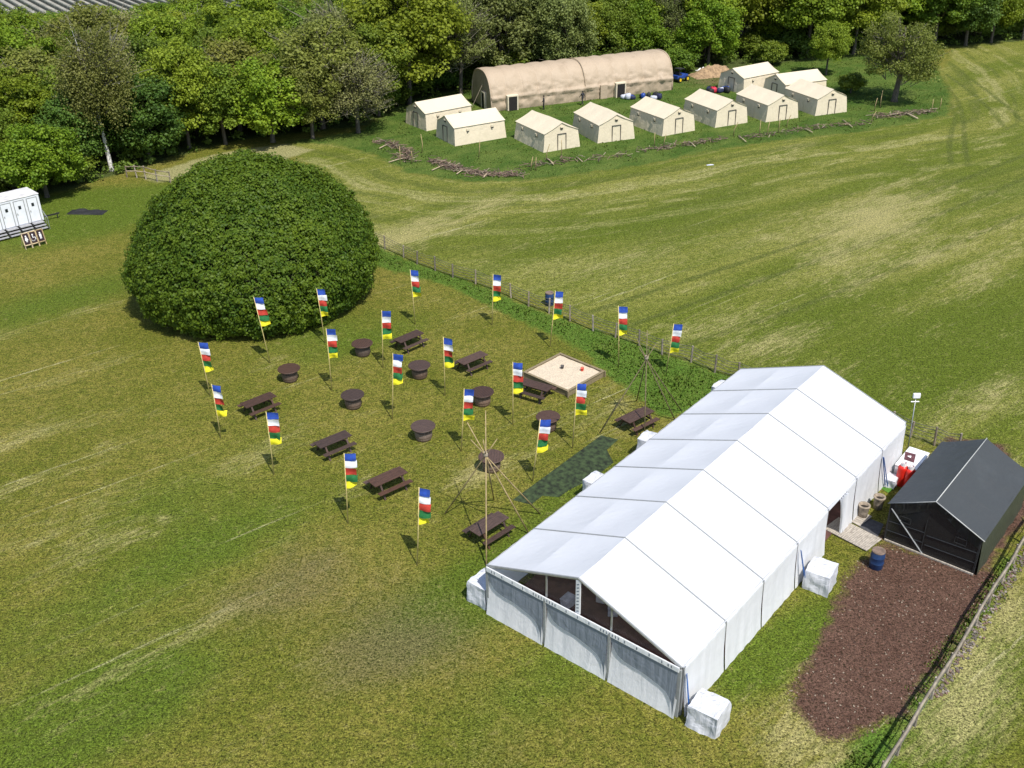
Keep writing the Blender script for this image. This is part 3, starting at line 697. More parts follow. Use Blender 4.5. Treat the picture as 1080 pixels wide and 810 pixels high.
# ------------------------------------------------------------------ flags on bamboo poles
FLAGS = [((285, 383), (267.5, 313), 'five coloured flag leaning in front of the dome bush'),
         ((343, 362), (333.8, 304.5), 'five coloured flag against the right side of the dome bush, behind another flag'),
         ((350, 412), (343.8, 345.8), 'five coloured flag just below the right edge of the dome bush'),
         ((222, 418), (208.8, 360), 'five coloured flag at the lower left of the dome bush, farthest left of all'),
         ((233, 462), (223, 405), 'five coloured flag in front of the leftmost one'),
         ((289, 501), (280.5, 434.4), 'five coloured flag just in front of the picnic table near the dome bush'),
         ((367, 552), (362.8, 478), 'five coloured flag between the two nearest picnic tables on open lawn'),
         ((440, 596), (441.9, 514.3), 'five coloured flag nearest the foreground'),
         ((403.8, 388), (402.5, 327.5), 'five coloured flag between two round tables right of the dome bush'),
         ((413.8, 442.5), (414.3, 372.5), 'five coloured flag in front of the round table by the far picnic table'),
         ((438, 342), (432.5, 284), 'five coloured flag farthest up the lawn near the wire fence'),
         ((519, 343), (520, 288.8), 'five coloured flag by the wire fence above the middle picnic table'),
         ((580, 366), (585.8, 306.3), 'five coloured flag beside the blue bin at the wire fence'),
         ((652.5, 386), (652.3, 322.5), 'five coloured flag in the long grass right of the sand pit'),
         ((702.5, 393), (710.6, 341.3), 'five coloured flag in the long grass nearest the far end of the marquee'),
         ((469.3, 417.5), (467.5, 355.5), 'five coloured flag left of the middle picnic table'),
         ((540.8, 448), (540.8, 382), 'five coloured flag in front of the left corner of the sand pit'),
         ((486.5, 476), (489.5, 410), 'five coloured flag beside the round table in the middle of the lawn'),
         ((603.6, 473), (608.5, 404), 'five coloured flag in front of the near corner of the sand pit'),
         ((561.5, 508), (569.8, 442.4), 'five coloured flag at the near end of the dark mat')]
def make_flag(base, top, lab, seed):
    B = G(*base); rr = random.Random(seed)
    # the pole leans a little: find its top on the plane through the base facing the drone
    h = 3.75
    best = min((abs(((CR.transposed() @ (B + Vector((0, 0, z)) - CAM)).y / -(CR.transposed() @ (B + Vector((0, 0, z)) - CAM)).z) * FPX - (405 - top[1])), z) for z in [2.6 + .05 * i for i in range(45)])[1]
    z = min(best, 4.4); q = CR.transposed() @ (B + Vector((0, 0, z)) - CAM); xx = (top[0] - 540) / FPX * -q.z; lean = max(-.75, min(.75, xx - q.x))
    T = Vector((lean, 0, z))
    o = thing('prayer_flag', B, 0, lab, 'flag', 'five coloured flags on bamboo poles')
    k = MB(); k.tube([(0, 0, 0), T * .5 + Vector((.01, 0, 0)), T], [.032, .028, .02], 6); k.build('pole', M['bamboo'], o, smooth=True)
    wd, n = .43 + .05 * rr.random(), 5; ph = .375
    yaw = rr.uniform(-.3, .22)
    for i, c in enumerate(('fblue', 'fwhite', 'fred', 'fgreen', 'fyellow')):
        k = MB(); z0 = z - .05 - i * ph; fl_ = .03 + .022 * i + (.02 if i == 4 else 0); ph0 = rr.random() * 6; ex = .09 * rr.random() + (.08 * rr.random() if i == 4 else 0)
        def fn(a, b):
            zz = z0 - ph * (1 - b) * (1 if i < 4 else 1 - .25 * a); lx = lean * (zz / z)
            x = (wd + ex * a) * a; y = fl_ * math.sin(a * 4 + ph0 + b * 1.2) * a + .02 * math.sin(b * 5 + ph0)
            return Vector((lx + .02 + x * math.cos(yaw) - y * math.sin(yaw), x * math.sin(yaw) + y * math.cos(yaw), zz - (.05 * a if i < 4 else .02 * a) + (.10 * a * (1 - b) * rr.random() * 0)))
        k.grid(7, 5, fn); p = k.build('banner_panel', M[c], o, smooth=True); p['label'] = c[1:] + ' cloth panel of the flag'
    return o
for i, (b, tp, lab) in enumerate(FLAGS): make_flag(b, tp, lab, i)

# ------------------------------------------------------------------ tipi pole frames
def apex_from(apx, spx):
    S = G(*spx); best = None
    for i in range(60):
        h = 2 + i * .1; Pt = S + SUN * (h / SUN.z); q = CR.transposed() @ (Pt - CAM)
        e = math.hypot(540 + FPX * q.x / -q.z - apx[0], 405 - FPX * q.y / -q.z - apx[1])
        if best is None or e < best[0]: best = (e, h, Pt)
    return best[2]
def tipi(apx, spx, feet, ext, lab, pr=.036, mt='tipipole'):
    A = apex_from(apx, spx); A = Vector((A.x, A.y, A.z)); base = Vector((A.x, A.y, 0))
    o = thing('pole_frame', base, 0, lab, 'pole frame', 'bare pole frames on the lawn')
    for j, f in enumerate(feet):
        F = G(*f) - base; off = Vector((math.cos(j * 1.26) * .05, math.sin(j * 1.26) * .05, 0)); a = A - base + off
        d = (a - F).normalized(); e = a + d * ext * (1 if j in (1,) else .6 + .15 * (j % 3))
        k = MB(); k.tube([F, a * .55 + F * .45 + Vector((0, 0, -.02)), a, e], [pr * 1.0, pr * .9, pr * .75, pr * .55], 7); k.build('pole', M[mt], o, smooth=True)
    k = MB(); k.lathe([(.09, -.1), (.115, -.05), (.115, .05), (.09, .1)], 12, c=A - base); k.build('lashing', M['rope'], o)
    return A
print('tipi', tipi((512.9, 478.5), (487.2, 529.8), [(469, 542), (513, 597), (558, 563), (569.7, 542), (521, 527.5)], 1.9, 'large bare frame of five pale poles beside the marquee'))
print('tipi2', tipi((681.5, 377.4), (650, 425.5), [(632.4, 457), (679.6, 462), (712, 443), (718.5, 433), (671.3, 423)], 1.4, 'bare frame of five poles in the long grass by the sand pit', .034, 'tipidark'))

# ------------------------------------------------------------------ sand pit
c4 = [G(553.8, 398), G(599.3, 418), G(636.3, 397), G(590, 380)]
ctr = sum(c4, Vector()) / 4; e1 = (c4[1] - c4[0]); rz = math.atan2(e1.y, e1.x); sx, sy = e1.length, (c4[2] - c4[1]).length
sp = thing('sand_pit', ctr, rz, 'square sand pit with wooden sides and pale sand', 'sand pit')
for (c, d) in (((0, -sy / 2, .19), (sx, .06, .38)), ((0, sy / 2, .19), (sx, .06, .38)), ((-sx / 2, 0, .19), (.06, sy - .066, .38)), ((sx / 2, 0, .19), (.06, sy - .066, .38))):
    k = MB(); k.box(c, d); k.build('side_board', M['plank'], sp, bevel=.01)
for (c, d) in (((0, -sy / 2, .39), (sx + .12, .15, .035)), ((0, sy / 2, .39), (sx + .12, .15, .035)), ((-sx / 2, 0, .389), (.15, sy - .16, .033)), ((sx / 2, 0, .389), (.15, sy - .16, .033))):
    k = MB(); k.box(c, d); k.build('top_board', M['plank'], sp, bevel=.008)
for a in (-1, 1):
    for b in (-1, 1):
        k = MB(); k.box((a * (sx / 2 + .06), b * (sy / 2 + .06), .19), (.09, .09, .40)); k.build('corner_post', M['plank'], sp)
k = MB(); k.grid(40, 40, lambda a, b: Vector(((a - .5) * (sx - .08), (b - .5) * (sy - .08), .30 + .03 * fbm((a * 7, b * 7, 1)) + .012 * fbm((a * 25, b * 25, 4))))); k.build('sand', M['sand'], sp, smooth=True)
def bucket(px, lab, m):
    q = thing('toy_bucket', G(px[0], px[1], .31), .4, lab, 'toy', 'toys in the sand pit'); k = MB(); k.lathe([(.07, 0), (.10, .17), (.11, .175), (.10, .18), (.085, .03)], 16, capt=False); k.build('pail', M[m], q, smooth=True)
    k = MB(); k.tube([(.1 * math.cos(i * .35), .02, .17 + .1 * math.sin(i * .35)) for i in range(10)], .008, 5); k.build('handle', M[m], q)
bucket((614, 391), 'red toy bucket lying in the sand pit', 'toy'); bucket((593, 388.5), 'small dark toy bucket in the middle of the sand pit', 'toydark')

# ------------------------------------------------------------------ flat things by the marquee
def sheet(name, px, mat, lab, cat, z=0.012, th=.02):
    pts = [G(*q) for q in px]; o0 = sum(pts, Vector()) / len(pts); k = MB(); k.prism([p - o0 + Vector((0, 0, z - th)) for p in pts], (0, 0, th))
    o = k.build(name, mat); o.location = o0; return tag(o, lab, cat)
sheet('ground_mat', [(540.7, 527.4), (560, 532.4), (572, 523), (589.6, 524.4), (600, 517), (628, 503), (647, 488), (640, 474.5), (652, 463.7), (634, 459.3)], M['mat'], 'dark green mat laid on the lawn along the left of the marquee', 'mat', .014)
sheet('artificial_turf', [(937, 504), (948, 512), (937, 520), (925, 513)], M['turf'], 'bright green turf mat between the marquee and red cylinders', 'mat', .016)
sheet('grey_mat', [(915, 546), (904, 554.5), (925.5, 567), (932, 553)], M['greymat'], 'dark grey mat between boardwalk and black tent', 'mat', .012)
# boardwalk of pale boards
P4 = [G(878.5, 545), G(873.6, 560.5), G(916.8, 582), G(927, 570.4)]
bw0 = (P4[0] + P4[1]) / 2; bw1 = (P4[2] + P4[3]) / 2; d = (bw1 - bw0); rz = math.atan2(d.y, d.x)
wk = thing('boardwalk', bw0, rz, 'pale plank boardwalk from the marquee doorway to the black tent', 'boardwalk'); Lw = d.length
for i in range(3):
    k = MB(); w0 = Lw / 3
    for j in range(8): k.box((w0 * i + (j + .5) * w0 / 8, 0, .07), (w0 / 8 - .015, 1.25, .03))
    k.build('deck_panel', M['paleboard'], wk)
k = MB(); [k.box((Lw / 2, y, .026), (Lw - .1, .08, .05)) for y in (-.5, 0, .5)]; k.build('bearer', M['plank'], wk)
P2 = [G(901, 553), G(914, 543)]; d = P2[1] - P2[0]
wk2 = thing('boardwalk', P2[0], math.atan2(d.y, d.x), 'short pale plank strip leading from the boardwalk to the planters', 'boardwalk')
k = MB(); [k.box(((j + .5) * d.length / 6, 0, .05), (d.length / 6 - .012, .55, .03)) for j in range(6)]; k.build('deck_panel', M['paleboard'], wk2)
k = MB(); [k.box((d.length / 2, y, .017), (d.length, .06, .033)) for y in (-.2, .2)]; k.build('bearer', M['plank'], wk2)
for px, lab in (((909.5, 545), 'round beige planter with dark open top nearest the marquee doorway'), ((925.5, 536), 'round beige planter with dark open top beside the turf mat')):
    q = thing('planter', G(*px), 0, lab, 'planter', 'beige planters beside the marquee')
    k = MB(); k.lathe([(.20, 0), (.22, .3), (.24, .55), (.28, .62), (.28, .68), (.20, .68), (.18, .5)], 24, capt=False); k.build('pot', M['stone'], q, smooth=True)
    k = MB(); k.lathe([(0, .56), (.195, .55)], 24, capb=False, capt=False); k.build('soil', M['soil'], q)
def barrel(px, lab, rot=0, lid='rust'):
    q = thing('plastic_barrel', G(*px), rot, lab, 'barrel')
    k = MB(); k.lathe([(.26, 0), (.285, .03), (.29, .28), (.30, .30), (.30, .33), (.29, .35), (.29, .58), (.30, .60), (.30, .63), (.29, .65), (.285, .86), (.27, .88)], 28); b = k.build('drum', M['bluebarrel'], q, smooth=True)
    k = MB(); k.lathe([(.272, .86), (.29, .87), (.29, .905), (.27, .92), (.1, .915), (0, .91)], 28, capb=False, capt=False); k.build('lid', M[lid], q)
    for z in (.31, .61): 
        k = MB(); k.lathe([(.30, z - .02), (.308, z), (.30, z + .02)], 28, capb=False, capt=False); k.build('hoop', M['bluebarrel'], q)
barrel((923.5, 598), 'blue barrel with brown lid on the mulch edge')
barrel((579.5, 321.5), 'blue bin with brown top standing at the wire fence')

# red gas cylinders, white chest, board
for px, lab, hh in (((949, 511), 'tall red gas cylinder nearest the marquee wall', 1.12), ((957, 514), 'tall red gas cylinder nearest the black tent', 1.08)):
    q = thing('gas_cylinder', G(*px), 0, lab, 'gas cylinder', 'red gas cylinders')
    k = MB(); k.lathe([(.22, 0), (.24, .04), (.24, hh - .15), (.215, hh - .06), (.13, hh), (.05, hh + .02)], 24); k.build('tank', M['redcyl'], q, smooth=True)
    k = MB(); k.lathe([(.14, hh - .02), (.14, hh + .16), (.125, hh + .16), (.125, hh - .02)], 16, capb=False, capt=False); k.build('collar', M['whitepaint'], q)
    k = MB(); k.lathe([(.03, hh), (.03, hh + .12), (.05, hh + .12), (.05, hh + .16)], 10); k.build('valve', M['whitepaint'], q)
P3 = [G(959, 470.5, .85), G(980.5, 477.5, .85), G(966, 497, .85)]
e = P3[1] - P3[0]; ctr = (P3[0] + P3[2]) / 2; 
q = thing('chest_freezer', (ctr.x, ctr.y, 0), math.atan2(e.y, e.x), 'white chest standing between the marquee and the black tent', 'chest')
dy = (P3[2] - P3[1]).length; k = MB(); k.box((0, 0, .42), (e.length - .04, dy - .04, .74)); k.build('cabinet', M['whitepaint'], q, bevel=.02)
k = MB(); k.box((0, 0, .82), (e.length, dy, .06)); k.build('lid', M['whitepaint'], q, bevel=.02)
k = MB(); k.box((0, 0, .03), (e.length - .1, dy - .1, .045)); k.build('plinth', M['black'], q)
k = MB(); k.prism([G(*p, .862) - G(959.5, 482, .862) for p in ((955, 476.5), (966, 479.5), (964, 488), (953.5, 484.5))], (0, 0, .02)); o = k.build('printed_board', M['darkboard']); o.location = G(959.5, 482, .862); tag(o, 'dark red patterned board lying on the white chest', 'board')
k = MB(); k.prism([Vector((x, y, .0205)) for x, y in ((-.10, .05), (0, -.12), (.10, .05), (.05, .10), (0, .06), (-.05, .10))], (0, 0, .003)); k.build('white_heart', M['whitepaint'], o)
# floodlight pole
q = thing('floodlight_pole', G(956.5, 480), 0, 'slim pole with white floodlight behind the far end of the marquee', 'lamp')
Tp = G(966, 419, 3.2) - q.location; Tp = Vector((max(-.8, min(.8, Tp.x)), max(-.8, min(.8, Tp.y)), 3.2))
k = MB(); k.tube([(0, 0, 0), Tp], [.03, .02], 8); k.build('pole', M['alu'], q, smooth=True)
k = MB(); k.box(Tp + Vector((0, -.05, .12)), (.36, .12, .26)); k.build('lamp_head', M['whitepaint'], q, bevel=.02)
k = MB(); k.tube([Tp + Vector((-.2, 0, -.25)), Tp + Vector((.2, 0, -.25))], .03, 6); k.build('crossbar', M['whitepaint'], q)

# ------------------------------------------------------------------ fences
def post_fence(name, pts, h, lab, rails, wires, pr=.05, postm='post', seed=0, leanx=.06, topo=None):
    q = thing(name, pts[0], 0, lab, 'fence'); o0 = pts[0]; rr = random.Random(seed); tops = []
    for i, p in enumerate(pts):
        k = MB(); b = p - o0; hh = h * rr.uniform(.93, 1.1); tp = b + Vector((rr.uniform(-leanx, leanx), rr.uniform(-leanx, leanx), hh)); tops.append((b, tp))
        k.tube([b + Vector((0, 0, -.02)), tp], [pr, pr * .9], 7); k.build('post', M[postm], q)
    for z, r in rails:
        k = MB()
        for (b0, t0), (b1, t1) in zip(tops, tops[1:]): k.tube([b0 + (t0 - b0) * z + Vector((.05, -.05, 0)), b1 + (t1 - b1) * z + Vector((.05, -.05, 0))], r, 6)
        k.build('rail', M['rail'], q)
    for z in wires:
        k = MB()
        for (b0, t0), (b1, t1) in zip(tops, tops[1:]): k.tube([b0 + (t0 - b0) * z, (b0 + t0 * 0 + b1) / 2 + Vector((0, 0, h * z - .03)), b1 + (t1 - b1) * z], .016, 4)
        k.build('wire', M['wire'], q)
    return q
FP = [(390, 255), (406, 262.5), (425.7, 271.5), (440, 278.5), (459, 285.5), (477.5, 292.5), (501.6, 299.5), (521, 306.5), (539, 314), (557.4, 323), (579, 330.5), (601, 338.5), (625.4, 349), (649, 356), (674, 364.5), (698, 374), (728.7, 382), (753.7, 393), (779, 400), (806, 409), (834, 417), (862, 426), (890, 434), (918, 443), (940, 452), (960, 461), (985, 470), (1010, 478)]
post_fence('wire_fence', [G(*p) for p in FP], 1.05, 'post and wire fence dividing the lawn from the cut field', [], (.2, .4, .6, .8, .95), .065, seed=3)
a, b = G(1092, 556), G(905, 864); n = 12
pts = [a.lerp(b, i / n) for i in range(n + 1)]
post_fence('rail_fence', pts, 1.08, 'weathered post fence with one silver top rail beside the mulch', [(1.0, .055)], (.35, .65), .055, seed=5, leanx=.04)
post_fence('wooden_rail_fence', [G(134, 187), G(144.5, 187.5), G(154, 189), G(166, 191.5), G(180, 193)], 1.15, 'short wooden rail fence beside the birch trunk', [(.55, .05), (.92, .05)], (), .07, seed=8)

# ------------------------------------------------------------------ camp tents
TL, TW, TE, TR_ = 5.7, 4.05, 1.72, 2.5      # length, width, eave, ridge
def make_tent():
    q = thing('ridge_tent', (0, 0, 0), 0, 'x', 'tent', 'cream canvas tents of the camp')
    hb, he = TW / 2, TW / 2 - .22; gl_, ge_ = TL / 2, TL / 2 - .10
    def W_(fn, nm, mat):
        k = MB(); k.grid(22, 9, fn); k.build(nm, M[mat], q, smooth=True)
    for sg in (-1, 1):
        W_(lambda a, b: Vector(((a - .5) * 2 * (gl_ + (ge_ - gl_) * b), sg * (hb + (he - hb) * b + .05 * fbm((a * 14, b * .9, sg * 4)) * (1 - abs(2 * b - 1) * .6)), TE * b)), 'side_wall', 'cream')
        def gf(a, b, sg=sg):
            y = (a - .5) * 2; top = TE + (TR_ - TE) * (1 - abs(y)); hw = hb + (he - hb) * min(1, b * top / TE)
            return Vector((sg * (gl_ + (ge_ - gl_) * b + .03 * fbm((a * 9, b * 1.2, sg * 7 + 2))), y * hw, top * b))
        W_(gf, 'end_wall', 'cream')
        k = MB()
        def rf(a, b): return Vector(((a - .5) * 2 * (ge_ + .09), sg * (he + .10) * (1 - b), TE - .03 + (TR_ - TE + .06) * b - .035 * math.sin(math.pi * b) * (1 + .5 * math.cos(a * 6 * math.pi))))
        k.grid(25, 7, rf); k.build('roof', M['creamroof'], q, smooth=True)
        for x in (-1.35, 1.35):
            k = MB(); y = sg * (he + .16); k.box((x, y, TE - .36), (.34, .07, .22)); k.build('vent_flap', M['creamroof'], q, bevel=.02)
            k = MB(); k.box((x - .05, y + sg * .0 + sg * .02, TE - .53), (.16, .05, .13)); k.build('vent', M['darkline'], q)
        x = sg * (gl_ + .02)
        k = MB()
        for (y, z, sy_, sz) in ((-.45, .75, .055, 1.5), (.45, .75, .055, 1.5), (0, 1.5, .95, .055)):
            k.box((sg * (gl_ - .10 * z / 2.0 + .05), y, z), (.05, sy_, sz))
        k.build('door_outline', M['darkline'], q)
        k = MB(); k.box((sg * (ge_ + .06), 0, 1.98), (.06, .22, .16)); k.build('gable_vent', M['darkline'], q)
        k = MB(); k.box((sg * (ge_ + .10), 0, 2.12), (.10, .34, .10)); k.build('vent_hood', M['creamroof'], q)
    return q
tproto = make_tent()
# front-left corner, front-right corner of the near gable (survey), direction of the long axis
def tent_at(first, bl, br, ldeg, lab, long_side=False, sc=1.05):
    o = tproto if first else copy_tree(tproto)
    A, B = G(*bl), G(*br)
    Ld = Vector((math.cos(R(ldeg)), math.sin(R(ldeg)), 0))
    if long_side: mid = (A + B) / 2; n = Vector((-Ld.y, Ld.x, 0)); o.location = mid + n * TW / 2 * sc; o.rotation_euler.z = R(ldeg)
    else: mid = (A + B) / 2; o.location = mid + Ld * TL / 2 * sc; o.rotation_euler.z = R(ldeg)
    o.scale = (sc, sc, sc); o['label'] = lab; return o
tent_at(True, (574, 160.6), (610.8, 155), 118, 'cream tent of the front row, nearest and left of the six gables facing the field')
tent_at(False, (629.7, 151), (669.7, 146.4), 112, 'cream tent of the front row, second gable from the left')
tent_at(False, (697.8, 143.3), (733.3, 138.2), 119, 'cream tent of the front row standing before the dark kit pile')
tent_at(False, (754.4, 134.9), (787.8, 129.3), 116, 'cream tent of the front row before the red and blue kit pile')
tent_at(False, (807.4, 128.7), (841.6, 124.6), 113, 'cream tent of the front row, second gable from the lone tree')
tent_at(False, (860.4, 121.7), (892, 118.6), 112, 'cream tent of the front row nearest the lone tree')
tent_at(False, (451, 138.9), (498, 128), 36, 'cream tent turned sideways, right before the dark end of the tan hangar', True)
tent_at(False, (483.3, 153.5), (531, 145.7), 30, 'cream tent turned sideways, overlapping the one before the hangar end', True)
tent_at(False, (783.3, 99.3), (822, 92), 34, 'cream tent at the back beside the ochre soil heap', True)
tent_at(False, (828, 107), (871, 100.5), 24, 'cream tent half hidden behind the tent nearest the lone tree', True)

# ------------------------------------------------------------------ tan hangar tent
hA = G(518.5, 118); hE = G(708.6, 94.8); d = hE - hA; HL = d.length; hrz = math.atan2(d.y, d.x); HW, HH = 5.9, 4.05
hg = thing('hangar_tent', hA, hrz, 'long tan vaulted hangar tent behind the cream tents', 'tent')
def vault(th, x, seed=0):
    c, s_ = math.cos(th), math.sin(th); ex = .72
    y = HW / 2 - HW / 2 * math.copysign(abs(c) ** ex, c); z = HH * abs(s_) ** .86
    return y, z
k = MB()
def hf(a, b):
    x = HL * a; th = math.pi * b; y, z = vault(th, x)
    rib = abs(math.sin(math.pi * x / 1.96)) ** .6; hgt = z / HH
    bul = .20 * rib * (1 - abs(2 * hgt - 1) * .3) + (.18 * fbm((x * .8, hgt * 5, 2)) if hgt < .6 else .05 * fbm((x, hgt * 4, 5)))
    if .28 < hgt < .40: bul += .22 * math.sin((hgt - .28) / .12 * math.pi) + .13 * fbm((x * 1.5, hgt * 14, 9))
    if hgt < .3: bul += .09 * fbm((x * 1.2, hgt * 9, 3))
    n = Vector((0, -math.cos(th), math.sin(th)))
    return Vector((x, y, max(z, 0))) + n * bul * min(1, hgt * 6 + .2)
k.grid(240, 73, hf); k.build('vault_cover', M['tan'], hg, smooth=True)
for x, nm in ((.04, 'left'), (HL - .04, 'right')):
    k = MB(); k.grid(15, 9, lambda a, b: (lambda yz: Vector((x + .04 * fbm((a * 4, b * 3, x)), yz[0], yz[1] * b)))(vault(math.pi * a, x))); k.build('end_wall', M['tandark'], hg, smooth=True)
k = MB(); xs = HL * .502; k.tube([Vector((xs, *vault(math.pi * i / 24, 0))) * 1 + Vector((0, -math.cos(math.pi * i / 24) * .16, math.sin(math.pi * i / 24) * .16)) for i in range(25)], .05, 6); k.build('centre_seam', M['tandark'], hg)
for x in (0.0, HL):
    k = MB(); k.tube([Vector((x, *vault(math.pi * i / 24, 0))) + Vector((0, -math.cos(math.pi * i / 24) * .05, math.sin(math.pi * i / 24) * .05)) for i in range(25)], .09, 6); k.build('end_arch', M['tan'], hg, smooth=True)
for px in ((541, 116.5), (652, 101.5)):
    dd = (G(*px) - hA); x = dd.x * math.cos(hrz) + dd.y * math.sin(hrz)
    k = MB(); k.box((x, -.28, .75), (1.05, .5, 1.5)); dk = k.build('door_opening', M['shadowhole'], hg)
    k = MB(); 
    for xx, z, sx_, sz in ((-.58, .8, .14, 1.6), (.58, .8, .14, 1.6), (0, 1.62, 1.36, .16)): k.box((x + xx, -.30, z), (sx_, .56, sz))
    k.build('door_frame', M['cream'], dk, bevel=.02)
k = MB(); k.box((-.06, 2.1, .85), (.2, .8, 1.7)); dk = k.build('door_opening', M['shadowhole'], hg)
k = MB()
for yy, z, sy_, sz in ((-.46, .85, .12, 1.75), (.46, .85, .12, 1.75), (0, 1.76, 1.04, .16)): k.box((-.09, 2.1 + yy, z), (.28, sy_, sz))
k.build('door_frame', M['cream'], dk, bevel=.02)
k = MB(); k.box((HL * .60, -.20, .8), (.9, .25, 1.6)); k.build('closed_panel', M['cream'], hg, bevel=.03) if False else k.build('closed_panel', M['tan'], hg, bevel=.03)
k = MB(); k.beam((-.1, 2.3, 2.6), (-2.0, 1.5, .0), .03, .03); k.build('guy_rope', M['rope'], hg)

# ------------------------------------------------------------------ kit piles, buggy, soil heap, people
def kit(px, n, sprd, mats, lab, grp, seed):
    rr = random.Random(seed)
    for i in range(n):
        p = G(*px) + Vector((rr.uniform(-1, 1) * sprd[0], rr.uniform(-1, 1) * sprd[1], 0)); sx_, sy_, h = rr.uniform(.6, 1.1), rr.uniform(.45, .75), rr.uniform(.35, .7)
        mt = mats[i % len(mats)]
        nmc = {'navy': 'navy', 'pale': 'pale', 'blueplastic': 'blue', 'redfab': 'red', 'black': 'black'}[mt]
        o = thing('kit_bag', p, rr.uniform(0, 3), nmc + ' kit bag ' + lab, 'bag', grp)
        k = MB()
        def f(fn, k=k): k.grid(6, 6, fn)
        def sup(u, v):
            th = u * 2 * math.pi; ph = v * math.pi; e = .6; cs = lambda x: math.copysign(abs(math.cos(x)) ** e, math.cos(x)); sn = lambda x: math.copysign(abs(math.sin(x)) ** e, math.sin(x))
            return Vector((sx_ / 2 * cs(th) * sn(ph), sy_ / 2 * sn(th) * sn(ph), h / 2 + h / 2 * -cs(ph)))
        k.grid(15, 9, sup); k.build('bag_body', M[mt], o, smooth=True)
        k = MB(); k.tube([(-sx_ * .25, 0, h * .97), (-sx_ * .1, 0, h + .09), (sx_ * .1, 0, h + .09), (sx_ * .25, 0, h * .97)], .018, 5); k.build('handle', M['black'], o)
kit((678, 104), 13, (2.3, .45), ['navy', 'black', 'pale', 'navy', 'blueplastic'], 'in the dark heap before the hangar', 'kit bags heaped before the hangar', 1)
kit((754, 97.5), 12, (1.6, .5), ['blueplastic', 'navy', 'redfab', 'navy', 'pale', 'black'], 'in the blue and red heap behind the tents', 'kit bags heaped behind the tents', 2)

bg_ = thing('farm_buggy', G(717, 85.5), hrz + .3, 'small blue off road buggy with yellow wheels beside the hangar', 'buggy')
k = MB(); k.prism([(-1.0, -.5, .4), (-1.0, -.5, .85), (-.2, -.5, .75), (.3, -.5, .95), (.95, -.5, .8), (1.0, -.5, .4)], (0, 1.0, 0)); k.build('body', M['blueplastic'], bg_, bevel=.05)
k = MB(); 
for y in (-.46, .46): k.tube([(-.75, y, .8), (-.6, y, 1.55), (.15, y, 1.55), (.5, y, .9)], .03, 6)
k.box((-.22, 0, 1.57), (.85, 1.0, .05)); k.build('roll_cage', M['black'], bg_)
k = MB(); k.box((-.25, 0, .82), (.45, .8, .12)); k.box((-.5, 0, 1.02), (.1, .8, .45)); k.build('seat', M['black'], bg_, bevel=.03)
k = MB(); k.tube([(.2, .2, .85), (.05, .2, 1.1)], .02, 6); k.lathe([(.13, 1.08), (.16, 1.1), (.13, 1.12)], 12, c=(.03, .2, 0), capb=False, capt=False); k.build('steering_wheel', M['black'], bg_)
for x in (-.68, .68):
    for y in (-.58, .58):
        k = MB(); k.tube([(x, y - .12, .32), (x, y + .12, .32)], .32, 16); wh = k.build('wheel', M['black'], bg_)
        k = MB(); k.tube([(x, y - .135, .32), (x, y + .135, .32)], .19, 12); k.build('rim', M['yellow'], wh)
# heap
k = MB(); hp = G(753.5, 79)
k.grid(25, 17, lambda a, b: Vector(((a - .5) * 6.4, (b - .5) * 3.2, max(0, 1.0 * math.sin(math.pi * a) ** .8 * math.sin(math.pi * b) * (1 + .5 * fbm((a * 5, b * 3, 1))) + .08 * fbm((a * 14, b * 9, 2))))))
o = k.build('soil_heap', M['heap'], smooth=True); o.location = hp; o.rotation_euler.z = .3; tag(o, 'ochre heap of bare soil at the wood edge', 'soil heap')
def slab_sheet(px, sx_, sy_, rz, lab, nm='plastic_sheet', mt='whitepaint', h=.12, cat='sheet'):
    k = MB(); k.grid(13, 9, lambda a, b: Vector(((a - .5) * sx_, (b - .5) * sy_, max(.01, h * (.5 + fbm((a * 4, b * 4, sx_))) * math.sin(math.pi * a) ** .5 * math.sin(math.pi * b) ** .5 + .01))))
    o = k.build(nm, M[mt], smooth=True); o.location = G(*px); o.rotation_euler.z = rz; tag(o, lab, cat)
slab_sheet((742.5, 74.5), 2.0, 1.3, .3, 'white sheet lying left of the ochre soil heap', h=.5)
slab_sheet((749, 174), .7, .25, .2, 'small pale sheet on the grass below the front tents', mt='pale', h=.06)
slab_sheet((92, 224), 3.2, 1.2, -.1, 'low dark heap on the grass beside the trailer', 'dark_heap', 'black', .25, 'mound')  # low black heap spread on the grass past the drawbar

